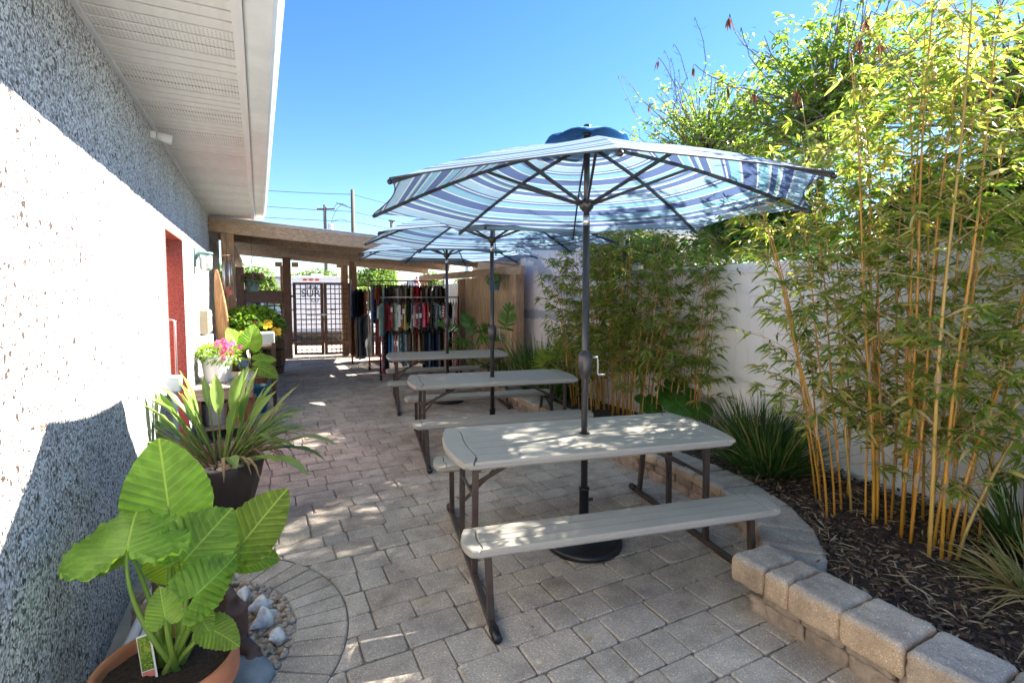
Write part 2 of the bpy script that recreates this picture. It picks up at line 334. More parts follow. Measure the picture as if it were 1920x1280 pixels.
def island_mat(name, stops, rough=.55, bmp=.2, bscale=60, objrand=True, spec=.4):
    m, nt, bs = newmat(name); g = nd(nt, 'ShaderNodeNewGeometry'); oi = nd(nt, 'ShaderNodeObjectInfo')
    f = math_n(nt, 'FRACT', math_n(nt, 'ADD', g.outputs['Random Per Island'], oi.outputs['Random']))
    r = ramp(nt, stops); nt.links.new(f, r.inputs[0]); v = coords(nt); n = noise(nt, v, bscale, 4); r1 = ramp(nt, [(.3, (.72,)*3), (.7, (1.15,)*3)]); nt.links.new(n[0], r1.inputs[0])
    nt.links.new(mixc(nt, 1, r.outputs[0], r1.outputs[0], 'MULTIPLY'), bs.inputs['Base Color']); bs.inputs['Roughness'].default_value = rough; bs.inputs['Specular IOR Level'].default_value = spec
    bump(nt, bs, n[0], bmp, .003); return m
M['pebble'] = island_mat('river_pebble', [(0, (.30, .18, .10)), (.2, (.44, .33, .22)), (.4, (.50, .42, .33)), (.55, (.26, .24, .23)), (.7, (.48, .40, .30)), (.85, (.36, .24, .15)), (1, (.55, .50, .43))], .5)
M['chip'] = island_mat('mulch_chip', [(0, (.07, .042, .028)), (.35, (.12, .07, .042)), (.6, (.2, .125, .075)), (.8, (.3, .2, .115)), (1, (.42, .31, .18))], .85)
# ------------------------------------------------------------------ ground and patio
tag(MB().add([(-400, -300, -.09), (400, -300, -.09), (400, 600, -.09), (-400, 600, -.09)], [(0, 1, 2, 3)]).build('ground', M['asphalt']), kind='structure')
PAT = MB().add([(-.7, -1.6, -.014), (4.3, -1.6, -.014), (4.3, 14.25, -.014), (-.7, 15.0, -.014)], [(0, 1, 2, 3)]).build('patio', M['sand']); tag(PAT, kind='structure')
RC = (-.54, 2.68); RI, RO = .66, .905
def paver_poly(x0, x1, y0, y1):
    g = .0035; j = lambda: random.uniform(-.003, .003); c = .011
    x0 += g; x1 -= g; y0 += g; y1 -= g
    cs = [(x0+j(), y0+j()), (x1+j(), y0+j()), (x1+j(), y1+j()), (x0+j(), y1+j())]; out = []
    for i in range(4):
        a, b, d = cs[i-1], cs[i], cs[(i+1) % 4]; k = random.uniform(.5, 1.4)*c
        for q in (a, d):
            L = math.hypot(q[0]-b[0], q[1]-b[1]); out.append((b[0]+(q[0]-b[0])/L*k, b[1]+(q[1]-b[1])/L*k))
    return out
def clip_ring(poly):
    ins = [math.hypot(x-RC[0], y-RC[1]) < RO+.006 for x, y in poly]
    if not any(ins): return poly
    if all(ins): return None
    dense = []
    for i in range(len(poly)):
        a, b = poly[i], poly[(i+1) % len(poly)]
        for t in range(4): dense.append((a[0]+(b[0]-a[0])*t/4, a[1]+(b[1]-a[1])*t/4))
    out = []; R1 = RO+.006
    for x, y in dense:
        r = math.hypot(x-RC[0], y-RC[1])
        if r < R1:
            k = R1/r; p = (RC[0]+(x-RC[0])*k, RC[1]+(y-RC[1])*k)
        else: p = (x, y)
        if not out or math.hypot(p[0]-out[-1][0], p[1]-out[-1][1]) > .004: out.append(p)
    A = 0
    for i in range(len(out)): A += out[i-1][0]*out[i][1]-out[i][0]*out[i-1][1]
    xs = [p[0] for p in out]; ys = [p[1] for p in out]
    return out if abs(A)/2 > .0015 and min(max(xs)-min(xs), max(ys)-min(ys)) > .03 else None
allp = []; y = -1.5; k = 0
while y < 14.4:
    d = .205 if k % 5 else .16
    x = -.672-random.uniform(0, .2); xmax = 3.35 if y > 1.7 else 2.42
    if y > 7.5: xmax = 4.2
    while x < xmax:
        w = random.choice((.155, .205, .205, .255, .30, .30)); x0, x1 = max(x, -.672), x+w
        yl = 14.9-.2*((x0+x1)/2+.67)-.5
        if x1-x0 > .04 and y < yl:
            p = clip_ring(paver_poly(x0, x1, y, y+d))
            if p: allp.append((p, (x0+x1)/2, y+d/2))
        x += w
    y += d; k += 1
cf = np.array([math.sin(.467), math.cos(.467)]); cr = np.array([math.cos(.467), -math.sin(.467)])
def score(q):
    p = np.array(q[1:3]); dz = p@cf; lat = p@cr
    if dz < 1.0 or abs(lat/dz) > 1.06: return 1e6
    return dz
allp.sort(key=score); rest = MB()
for i, (p, cx, cy) in enumerate(allp):
    z = random.uniform(-.0035, .0035); mb = MB() if i < 300 else rest
    b = len(mb.v); mb.prism(p, -.06, z, .0055)
    tl = (random.uniform(-.012, .012), random.uniform(-.012, .012))
    for q in range(b, len(mb.v)):
        v = mb.v[q]
        if v[2] > -.03: mb.v[q] = (v[0], v[1], v[2]+(v[0]-cx)*tl[0]+(v[1]-cy)*tl[1])
    if i < 300: mb.build('paver', M['paver'], PAT)
tag(rest.build('paver_field', M['paver'], PAT), kind='stuff')
nW = 26
for i in range(nW):      # radial pavers round the pebble bed
    a0 = -1.78+3.56*i/nW; a1 = -1.78+3.56*(i+1)/nW; poly = []
    for r, aa in ((RI, (a0, (a0+a1)/2, a1)), (RO, (a1, (a0+a1)/2, a0))):
        for a in aa:
            e = .0035/r*(1 if a == a0 else -1 if a == a1 else 0); poly.append((max(-.672, RC[0]+math.cos(a+e)*r), RC[1]+math.sin(a+e)*r))
    MB().prism(poly, -.06, random.uniform(-.003, .004), .006).build('ring_paver', M['paver'], PAT)
# pebble bed
PB = MB(); pts = [(RC[0]+math.cos(a)*RI, RC[1]+math.sin(a)*RI, -.03) for a in np.linspace(-1.775, 1.775, 30)]; PB.add([(max(-.672, p[0]), p[1], p[2]+.022) for p in pts], [tuple(range(30))])
pbo = PB.build('pebble_bed', M['ground']); tag(pbo, kind='structure')
mb = MB()
for i in range(2800):
    r = RI*math.sqrt(random.random())*.985; a = random.uniform(-1.75, 1.75); px, py = RC[0]+r*math.cos(a), RC[1]+r*math.sin(a)
    if px < -.66: continue
    s = random.choice((.009, .011, .013, .016, .02)) if i > 300 else random.choice((.014, .018, .024)); b = len(mb.v)
    mb.ball((0, 0, 0), (s*random.uniform(.9, 1.3), s*random.uniform(.75, 1.0), s*random.uniform(.5, .75)), 8, 5, jit=.06)
    mb.xform(Matrix.Translation((px, py, -.008+s*random.uniform(.25, .9))) @ Euler((random.uniform(-.4, .4), random.uniform(-.4, .4), random.uniform(0, 6.3))).to_matrix().to_4x4(), b)
o = mb.build('pebble', M['pebble'], pbo, smooth=True); o['kind'] = 'stuff'
# weeds and moss in the joints
vs = []
for i in range(70):
    px = random.uniform(-.2, 2.2); py = random.choice(sorted({round(q[2], 3) for q in allp if 1.2 < q[2] < 6}))+.105+random.uniform(-.012, .012)
    if math.hypot(px-RC[0], py-RC[1]) < RO: continue
    n = random.randint(8, 22); P = np.c_[rng.normal(px, .012, n), rng.normal(py, .006, n), np.full(n, -.008)]
    vs.append(blades(P, np.c_[rng.normal(0, .7, (n, 2)), np.full(n, .8)], rng.uniform(.008, .022, n), rng.uniform(.004, .009, n), .3))
M['weed'] = leafmat('weed_leaf', [(0, (.07, .12, .02)), (.6, (.12, .18, .03)), (1, (.2, .2, .05))], .5, .3)
V, F = merge(vs); o = fast_mesh('joint_weeds', V, F, M['weed']); tag(o, 'tiny green weeds and moss sprouting from the paver joints', 'weeds', kind='stuff')
# fallen leaves on the paving under the tables
for i in range(190):
    n = 1; px, py = random.uniform(.2, 3.0)**1.0, random.uniform(1.2, 5.2)
    if i == 0: acc = []
    acc.append(blades(np.array([[px, py, .009]]), np.array([[math.cos(i*2.4), math.sin(i*2.4), .05]]), random.uniform(.02, .065), random.uniform(.004, .012), .03, .1, np.array([[0, 0, 1.]])))
M['litter'] = leafmat('leaf_litter', [(0, (.35, .25, .13)), (.4, (.42, .33, .19)), (.6, (.3, .3, .08)), (.8, (.16, .11, .07)), (1, (.45, .4, .1))], .7, .15)
V, F = merge(acc); tag(fast_mesh('fallen_leaves', V, F, M['litter']), 'dry bamboo leaves scattered on the paving under the tables', 'leaf litter', kind='stuff')
# ------------------------------------------------------------------ the shell-stucco building
XW = -.675
B = thing('stucco_building', 'white shell stucco building with deep eave along the left side', 'building', (XW, 4, 0))
wl_ = MB(); D0, D1, DZ = 4.95, 5.99, 2.20
for (y0, y1, z0, z1) in ((-2.5, D0, -.1, 2.9), (D1, 11.4, -.1, 2.9), (D0, D1, DZ, 2.9)): wl_.box((XW-.15, (y0+y1)/2, (z0+z1)/2), (.3, y1-y0, z1-z0))
def gridwall(y0, y1, z0, z1):      # slightly uneven stucco face
    ny, nz = max(2, int((y1-y0)/.05)), max(2, int((z1-z0)/.05)); vs = []; fs = []
    for i in range(ny+1):
        for j in range(nz+1):
            e = i in (0, ny) or j in (0, nz); vs.append((XW+.002+(0 if e else random.uniform(0, .006)), y0+(y1-y0)*i/ny, z0+(z1-z0)*j/nz))
    for i in range(ny):
        for j in range(nz): b = i*(nz+1)+j; fs.append((b, b+nz+1, b+nz+2, b+1))
    wl_.add(vs, fs)
gridwall(.6, D0, -.05, 2.88); gridwall(D1, 11.4, -.05, 2.88); gridwall(D0, D1, DZ, 2.88)
wl_.build('wall', M['stucco'], B)
dr = MB()    # red reveal of the doorway
dr.box((XW-.12, D1-.004, DZ/2), (.25, .02, DZ-.004)); dr.box((XW-.12, D0+.004, DZ/2), (.25, .02, DZ-.004)); dr.box((XW-.12, (D0+D1)/2, DZ-.008), (.25, D1-D0-.03, .024))
dr.build('door_reveal', M['stucco_red'], B)
M['reddoor'] = mat('red_door_paint', (.40, .15, .12), .45, .15, 6, .25, 50)
dd = MB().box((XW-.22, (D0+D1)/2, DZ/2-.01), (.045, D1-D0-.03, DZ-.05)).build('door', M['reddoor'], B)
h = MB(); hy = 5.80
h.tube([(XW-.20, hy, 1.40), (XW-.085, hy, 1.40), (XW-.062, hy, 1.385), (XW-.062, hy, .845), (XW-.085, hy, .83), (XW-.20, hy, .83)], .011, 8); h.build('handle', M['silver'], dd, smooth=True)
ZE = 2.885
sf = MB().box((XW/2-.02, 3.4, ZE+.062), (.63, 12.2, .03)).build('soffit', M['soffit'], B)
yy = -2.6; k = 0
while yy < 9.42:
    p = MB(); w = .1; x0, x1 = XW+.012, -.075
    ya, yb = yy+.011, yy+w-.007; vs = []
    for y_, z_ in ((ya, ZE+.04), (ya, ZE+.004), (ya+.004, ZE), (yb-.004, ZE), (yb, ZE+.004), (yb, ZE+.04)): vs += [(x0, y_, z_), (x1, y_, z_)]
    p.add(vs, [(2*q, 2*q+1, 2*q+3, 2*q+2) for q in range(5)]+[(0, 2, 4, 6, 8, 10), (1, 3, 5, 7, 9, 11)])
    p.build('soffit_panel', M['perf'] if (k//3) % 2 == 0 else M['soffit'], sf); yy += w; k += 1
MB().box((XW+.012, 3.4, ZE-.008), (.022, 12.0, .028)).build('wall_channel', M['gutter'], B)
tr = MB().box((-.054, 3.4, ZE-.006), (.045, 12.0, .03)).build('fascia_trim', M['soffit'], B)
g = MB(); prof = [(-.028, ZE+.13), (-.028, ZE), (.088, ZE-.004), (.108, ZE+.012), (.112, ZE+.05), (.138, ZE+.075), (.145, ZE+.13), (.13, ZE+.13)]
for yA, yB in ((-2.6, 9.4),):
    vs = [(x, yA, z) for x, z in prof]+[(x, yB, z) for x, z in prof]; n = len(prof); g.add(vs, [(i, i+1, n+i+1, n+i) for i in range(n-1)]+[tuple(range(n-1, -1, -1)), tuple(range(n, 2*n))])
g.build('gutter', M['gutter'], B)
MB().add([(.10, -2.6, ZE+.14), (.10, 9.4, ZE+.14), (-4, 9.4, ZE+1.3), (-4, -2.6, ZE+1.3), (.10, -2.6, ZE+.17), (.10, 9.4, ZE+.17), (-4, 9.4, ZE+1.33), (-4, -2.6, ZE+1.33)], [(0, 1, 2, 3), (7, 6, 5, 4), (0, 4, 5, 1), (1, 5, 6, 2), (3, 2, 6, 7), (0, 3, 7, 4)]).build('roof', M['tin'], B)
# wall fittings
t = thing('eave_spotlight', 'small white spotlight tucked under the eave on the stucco wall', 'spotlight', (XW, 4.5, 2.78))
MB().box((XW+.02, 4.5, 2.80), (.04, .05, .05)).build('bracket', M['white'], t, bevel=.006); MB().tube([(XW+.04, 4.5, 2.80), (XW+.13, 4.52, 2.785)], [.03, .036], 12).build('lamp_head', M['white'], t, smooth=True)
t = thing('wall_lamp', 'teal bracket wall lamp with ribbed clear glass jar beside the red doorway', 'wall lamp', (XW, 7.0, 2.0))
M['teal'] = mat('teal_patina', (.13, .30, .29), .5, .3, 20, .2, 90, dirt=.5, dcol=(.30, .13, .05))
MB().box((XW+.012, 7.0, 2.08), (.024, .09, .22)).build('back_plate', M['teal'], t, bevel=.006); MB().tube([(XW+.02, 7.0, 2.06), (XW+.05, 7.0, 2.14), (XW+.12, 7.0, 2.15)], .016, 8).build('arm', M['teal'], t, smooth=True)
MB().lathe([(0, .03), (.075, .025), (.082, 0), (.0, 0)], 18, (XW+.12, 7.0, 2.12)).build('cap', M['teal'], t, smooth=True)
gm, nt, bs = newmat('jar_glass'); bs.inputs['Base Color'].default_value = (.86, .88, .86, 1); bs.inputs['Roughness'].default_value = .12; bs.inputs['Transmission Weight'].default_value = .7; M['jar'] = gm
MB().lathe([(.066, 0), (.07, -.03), (.066, -.16), (.05, -.19), (0, -.195)], 20, (XW+.12, 7.0, 2.12), rf=lambda a, z: 1+.03*math.cos(10*a)).build('glass_jar', M['jar'], t, smooth=True)
M['beige'] = mat('beige_box', (.52, .43, .30), .5, .1, 6, .05, 50)
M['lgrey'] = mat('light_grey_plastic', (.55, .58, .60), .45, .08, 6, .04, 50)
t = thing('electrical_box', 'beige electrical box with hinged cover above a white box on the wall', 'electrical box', (XW, 7.5, 1.3))
MB().box((XW+.05, 7.5, 1.30), (.10, .36, .30)).build('housing', M['beige'], t, bevel=.008); MB().box((XW+.107, 7.5, 1.30), (.012, .33, .27)).build('cover', M['beige'], t, bevel=.004)
for z in (1.22, 1.38): MB().box((XW+.108, 7.68, z), (.02, .02, .04)).build('hinge', M['silver'], t)
t = thing('junction_box', 'white junction box with trailing cables under the beige electrical box', 'junction box', (XW, 7.5, 1.0))
MB().box((XW+.06, 7.5, 1.05), (.12, .38, .16)).build('housing', M['white'], t, bevel=.012)
for q in range(3): MB().tube([(XW+.05, 7.38+q*.1, .97), (XW+.04+.02*q, 7.36+q*.1, .8), (XW+.03, 7.42+q*.08, .62), (XW+.02, 7.4+q*.1, .3)], .008, 6).build('cable', M['lgrey'], t, smooth=True)
t = thing('conduit', 'grey plastic conduit with a square cap fixed beside the doorway', 'conduit', (XW, 4.78, 0))
MB().tube([(XW+.045, 4.78, 0), (XW+.045, 4.78, .9)], .026, 10).build('pipe', M['lgrey'], t, smooth=True); MB().box((XW+.05, 4.78, .93), (.10, .09, .13)).build('cap_box', M['lgrey'], t, bevel=.012)
t = thing('white_pipe', 'pair of white plastic pipes lying along the wall behind the elephant ear', 'pipe', (-.6, 2.7, 0))
for dx in (0, .052): MB().tube([(-.60+dx, 2.25, .05), (-.56+dx, 2.8, .07), (-.52+dx, 3.3, .10)], .024, 10).build('pipe', M['white'], t, smooth=True)
# ------------------------------------------------------------------ retaining wall and planting bed
RGH = bpy.data.textures.new('rough_stone', 'CLOUDS'); RGH.noise_scale = .035; RGH.noise_depth = 3
def cap_mat():
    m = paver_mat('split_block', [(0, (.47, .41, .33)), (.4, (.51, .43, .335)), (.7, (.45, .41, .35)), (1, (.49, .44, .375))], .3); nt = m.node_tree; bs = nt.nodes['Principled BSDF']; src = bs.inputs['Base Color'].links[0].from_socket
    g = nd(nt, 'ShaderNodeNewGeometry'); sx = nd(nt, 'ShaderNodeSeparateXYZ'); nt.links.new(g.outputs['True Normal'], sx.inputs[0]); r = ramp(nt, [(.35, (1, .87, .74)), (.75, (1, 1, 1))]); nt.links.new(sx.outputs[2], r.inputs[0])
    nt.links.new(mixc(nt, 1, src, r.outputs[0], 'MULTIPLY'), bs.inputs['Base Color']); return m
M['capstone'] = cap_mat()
RW = thing('retaining_wall', 'low tumbled concrete block retaining wall with cap stones around the bed', 'retaining wall', (2.3, 1.5, 0))
def chunk(poly, z0, z1, name, m, ch=.018):
    mb = MB(); P2 = []
    n = len(poly)
    for i in range(n):
        a, b = poly[i], poly[(i+1) % n]
        L = math.hypot(b[0]-a[0], b[1]-a[1]); k = .013/L
        for t in (k, .5, 1-k): P2.append((a[0]+(b[0]-a[0])*t+random.uniform(-.004, .004), a[1]+(b[1]-a[1])*t+random.uniform(-.004, .004)))
    mb.prism(P2, z0, z1, ch); nn = len(P2)
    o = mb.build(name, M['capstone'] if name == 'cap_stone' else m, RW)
    if sum(q[1] for q in poly)/len(poly) < 3.6 and z1 > .0:
        rm = o.modifiers.new('r', 'REMESH'); rm.mode = 'VOXEL'; rm.voxel_size = .011; rm.use_smooth_shade = True
        dp = o.modifiers.new('d', 'DISPLACE'); dp.texture = RGH; dp.strength = .012 if name == 'cap_stone' else .022; dp.mid_level = .5; dp.texture_coords = 'GLOBAL'
    return o
yb = 1.757
for ln in (.19, .125, .235, .24, .245, .24, .25, .24, .24, .24, .25, .24, .24):   # cap stones of the near straight run
    chunk([(2.165+random.uniform(-.006, .006), yb-ln+.002), (2.44, yb-ln+.002), (2.44, yb-.002), (2.165+random.uniform(-.006, .006), yb-.002)], .165, .30+random.uniform(-.004, .004), 'cap_stone', M['block']); yb -= ln
for zi, (z0, z1, xo) in enumerate(((-.05, .075, 2.26), (.078, .163, 2.245))):
    yb = 1.72-zi*.09
    while yb > -1.4:
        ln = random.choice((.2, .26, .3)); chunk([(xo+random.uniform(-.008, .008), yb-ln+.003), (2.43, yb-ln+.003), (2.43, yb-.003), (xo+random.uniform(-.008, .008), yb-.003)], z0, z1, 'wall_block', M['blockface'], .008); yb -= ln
# curved and far run: front line control points
cpts = [(2.36, 1.76), (2.56, 1.88), (2.78, 2.1), (2.95, 2.4), (3.03, 2.75), (3.06, 3.2), (3.07, 3.9), (3.10, 4.8), (3.16, 5.8), (3.25, 6.8), (3.3, 8.3)]
def spl(p, n):
    p = [Vector((*q, 0)) for q in p]; out = []
    for i in range(len(p)-1):
        a, b, c, d = p[max(i-1, 0)], p[i], p[i+1], p[min(i+2, len(p)-1)]
        for k in range(n):
            t = k/n; out.append(.5*((2*b)+(c-a)*t+(2*a-5*b+4*c-d)*t*t+(3*b-a-3*c+d)*t**3))
    return out+[p[-1]]
fl = spl(cpts, 40); cum = [0]
for i in range(1, len(fl)): cum.append(cum[-1]+(fl[i]-fl[i-1]).length)
def onl(s):
    i = min(len(cum)-2, max(0, next((j for j in range(len(cum)-1) if cum[j+1] >= s), len(cum)-2))); t = (s-cum[i])/max(1e-6, cum[i+1]-cum[i]); p = fl[i].lerp(fl[i+1], min(1, max(0, t)))
    tg = (fl[min(i+2, len(fl)-1)]-fl[max(i-1, 0)]).normalized(); return p, Vector((tg.y, -tg.x, 0))
def run(off0, off1, z0, z1, lens, name, m, ch, start=0):
    s = start
    while s < cum[-1]-.1:
        ln = random.choice(lens); (a, na), (b, nb) = onl(s+.003), onl(s+ln-.003)
        q = [a+na*off0, b+nb*off0, b+nb*off1, a+na*off1]; chunk([(p.x, p.y) for p in q], z0, z1+random.uniform(-.003, .003), name, m, ch); s += ln
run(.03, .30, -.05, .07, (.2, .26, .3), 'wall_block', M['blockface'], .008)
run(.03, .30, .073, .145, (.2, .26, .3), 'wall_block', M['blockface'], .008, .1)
run(-.0, .33, .148, .225, (.2, .24, .3), 'cap_stone', M['block'], .014)
# mulch bed
bd = MB(); nx = 40; vs = []
inner = [(2.42, y_) for y_ in np.linspace(-1.5, 1.6, 16)]
for i in range(0, len(fl), 6):
    p, n_ = onl(cum[i]); q = p+n_*.3; inner.append((q.x, q.y)) if q.y > 1.62 else None
rows = []
for (ix, iy) in inner:
    xe = 4.24
    rows.append([(ix+(xe-ix)*t, iy, .155+.05*math.sin(PI*t)+random.uniform(-.012, .012)+(.0 if 0 < t < 1 else -.01)) for t in np.linspace(0, 1, 14)])
for i, r in enumerate(rows): vs += r
bd.add(vs, [(i*14+j, i*14+j+1, (i+1)*14+j+1, (i+1)*14+j) for i in range(len(rows)-1) for j in range(13)])
tag(bd.build('planting_bed', M['mulch'], smooth=True), kind='structure')
# mulch chips and dry straw
n = 9000; P = np.c_[rng.uniform(2.46, 4.2, n), rng.uniform(-.2, 3.2, n), rng.uniform(.175, .205, n)]; ok = (P[:, 0] > np.interp(P[:, 1], [0, 1.6, 1.9, 2.2, 2.6, 3.2], [2.46, 2.5, 2.9, 3.15, 3.3, 3.36])); P = P[ok]; P[:, 2] += .018*np.sin(np.clip((P[:, 0]-2.46)/1.75, 0, 1)*PI); n = len(P)
a = rng.uniform(0, 6.3, n); V1 = blades(P, np.c_[np.cos(a), np.sin(a), rng.normal(0, .22, n)], rng.uniform(.015, .055, n), rng.uniform(.005, .014, n), .02, .15, np.c_[rng.normal(0, .4, (n, 2)), np.ones(n)])
V, F = merge([V1]); o = fast_mesh('mulch_chips', V, F, M['chip']); tag(o, 'dark bark mulch and wood chips covering the planting bed', 'mulch', kind='stuff')
n = 2600; P = np.c_[rng.uniform(2.46, 4.2, n), rng.uniform(-.2, 3.2, n), rng.uniform(.185, .215, n)]; ok = (P[:, 0] > np.interp(P[:, 1], [0, 1.6, 1.9, 2.2, 2.6, 3.2], [2.48, 2.52, 2.92, 3.17, 3.32, 3.38])); P = P[ok]; n = len(P); a = rng.uniform(0, 6.3, n)
V, F = blades(P, np.c_[np.cos(a), np.sin(a), rng.normal(0, .3, n)], rng.uniform(.03, .085, n), rng.uniform(.012, .03, n), .02, .25, np.c_[rng.normal(0, .5, (n, 2)), np.ones(n)]); M['bark_chunk'] = island_mat('bark_chunk', [(0, (.03, .018, .014)), (.5, (.075, .045, .03)), (.85, (.13, .08, .05)), (1, (.22, .145, .09))], .9)
tag(fast_mesh('bark_chunks', V, F, M['bark_chunk']), 'larger dark bark chunks mixed into the mulch bed', 'mulch', kind='stuff')
n = 1100; P = np.c_[rng.uniform(2.5, 4.1, n), rng.uniform(.2, 2.6, n), rng.uniform(.2, .24, n)]; ok = (P[:, 0] > np.interp(P[:, 1], [0, 1.6, 1.9, 2.2, 2.6], [2.5, 2.55, 2.95, 3.2, 3.35])); P = P[ok]; n = len(P)
a = rng.uniform(0, 6.3, n); V, F = blades(P, np.c_[np.cos(a), np.sin(a), rng.normal(.05, .15, n)], rng.uniform(.03, .14, n), rng.uniform(.004, .012, n), rng.uniform(-.1, .3, (n, 1)), .2, np.c_[rng.normal(0, .4, (n, 2)), np.ones(n)])
M['straw'] = leafmat('dry_bamboo_leaf', [(0, (.20, .13, .07)), (.5, (.36, .26, .14)), (1, (.5, .4, .26))], .65, .2, (1, .9, .6))
tag(fast_mesh('dry_leaf_litter', V, F, M['straw']), 'straw coloured fallen bamboo leaves over the mulch', 'leaf litter', kind='stuff')
# ------------------------------------------------------------------ white vinyl fence
FX = 4.27
FN = thing('vinyl_fence', 'white vinyl privacy fence of vertical boards behind the bamboo', 'fence', (FX, 3, 0))
y = -2.2
while y < 6.05:
    if y < 5.9: MB().box((FX+.02, y+.0765, .945), (.022, .1533, 1.89)).build('board', M['vinyl'], FN, bevel=.004)
    y += .1535
for py in (-1.9, .35, 1.75, 4.95, 6.0):
    MB().box((FX+.0, py, .98), (.10, .10, 2.06)).build('post', M['vinyl'], FN, bevel=.006)
    pc = MB(); pc.add([(FX-.062, py-.062, 2.01), (FX+.062, py-.062, 2.01), (FX+.062, py+.062, 2.01), (FX-.062, py+.062, 2.01), (FX, py, 2.06)], [(3, 2, 1, 0), (0, 1, 4), (1, 2, 4), (2, 3, 4), (3, 0, 4)]); pc.build('post_cap', M['vinyl'], FN)
for z in (.16, 1.90): MB().box((FX, 2, z), (.05, 8.4, .10)).build('rail', M['vinyl'], FN, bevel=.005)
# ------------------------------------------------------------------ neighbouring stucco building with grey paint patches
def patch_mat():
    m, nt, bs = newmat('patched_white_stucco'); v = coords(nt); n = noise(nt, v, 1.3, 6, .7, .3)
    s = nd(nt, 'ShaderNodeSeparateXYZ'); nt.links.new(v, s.inputs[0])
    line = math_n(nt, 'ABSOLUTE', math_n(nt, 'ADD', math_n(nt, 'SUBTRACT', s.outputs[2], 1.31), math_n(nt, 'MULTIPLY', math_n(nt, 'SUBTRACT', n[0], .5), .35)))
    diag = math_n(nt, 'ABSOLUTE', math_n(nt, 'ADD', math_n(nt, 'ADD', math_n(nt, 'MULTIPLY', s.outputs[1], -.59), math_n(nt, 'SUBTRACT', s.outputs[2], 2.52)), math_n(nt, 'MULTIPLY', math_n(nt, 'SUBTRACT', n[0], .5), 1.1)))
    k = math_n(nt, 'MINIMUM', math_n(nt, 'MULTIPLY', line, 1.8), diag); r = ramp(nt, [(.115, (1, 1, 1)), (.15, (0, 0, 0))]); nt.links.new(k, r.inputs[0])
    f = noise(nt, v, 12, 4); r0 = ramp(nt, [(.3, (.72, .64, .60)), (.7, (.80, .72, .68))]); nt.links.new(f[0], r0.inputs[0])
    nt.links.new(mixc(nt, math_n(nt, 'MULTIPLY', r.outputs[0], .8), r0.outputs[0], (.33, .36, .42)), bs.inputs['Base Color']); bs.inputs['Roughness'].default_value = .8; bump(nt, bs, f[0], .3, .01); return m
M['patch'] = patch_mat()
NB = thing('patched_stucco_building', 'white stucco building wall with grey paint patches beyond the fence', 'building', (5.5, 8, 0))
MB().box((5.75, 8.3, 1.25), (2.9, 4.4, 2.7)).build('wall', M['patch'], NB)
MB().box((5.75, 8.3, 2.66), (3.1, 4.6, .1)).build('roof', M['tin'], NB)
# ------------------------------------------------------------------ picnic tables
def ends(hw, bow, n=9): return [(bow*(1-(t*t)), hw*t) for t in np.linspace(-1, 1, n)]
def top_parts(root, name, L, hw, bow, capw, zt, th, nsl, inset):
    """moulded top: body with rounded outline, two end caps, nsl slats; L half length to corner"""
    body = [(L+b, y) for b, y in ends(hw, bow)]+[(-L-b, -y) for b, y in ends(hw, bow)]
    mb = MB(); P2 = []
    for i, p in enumerate(body):      # rounded corners
        a, d = body[i-1], body[(i+1) % len(body)]
        if abs(abs(p[1])-hw) < 1e-6:
            for q in (a, d):
                l = math.hypot(q[0]-p[0], q[1]-p[1]); k = min(.028, l*.45); P2.append((p[0]+(q[0]-p[0])/l*k, p[1]+(q[1]-p[1])/l*k))
        else: P2.append(p)
    n = len(P2); cx = 0
    def ring(ins, z): return [(x-math.copysign(min(abs(x), ins), x) if abs(x) > L-.06 else x, y-math.copysign(min(abs(y), ins), y)*(min(1, abs(y)/(hw*.5))), z) for x, y in P2]
    rings = [ring(.012, zt-th), ring(0, zt-th+.012), ring(0, zt-.024), ring(.003, zt-.018), ring(.006, zt-.016)]; vs = sum(rings, [])
    mb.add(vs, [(i*n+k, i*n+(k+1) % n, (i+1)*n+(k+1) % n, (i+1)*n+k) for i in range(4) for k in range(n)]+[tuple(range(n-1, -1, -1)), tuple(4*n+k for k in range(n))])
    bo = mb.build(name, M['resin_dark'], root, world=False)
    def slab(poly, nm, ch=.004): MB().prism(poly, zt-.022, zt, ch).build(nm, M['resin'], bo, world=False)
    g = .0022; e = .003
    for s in (1, -1):
        out = [(s*(L+b-e), y*(hw-e)/hw) for b, y in ends(hw, bow, 9)]; inn = [(s*(L-capw+b*.8+ (abs(y)/hw)**6*capw*.55), y*(hw-e)/hw) for b, y in ends(hw, bow, 9)]
        slab((out+inn[::-1])[::s], 'end_cap')
    w = 2*(hw-e)/nsl
    for i in range(nsl):
        y0, y1 = -(hw-e)+i*w+g, -(hw-e)+(i+1)*w-g
        def xe(y): return L-capw+bow*.8*(1-(y/hw)**2)+(abs(y)/hw)**6*capw*.55-.006
        ys = [y0, (y0*2+y1)/3, (y0+2*y1)/3, y1]
        slab([(-xe(y_), y_) for y_ in ys[::-1]]+[(xe(y_), y_) for y_ in ys], 'slat')
    return bo
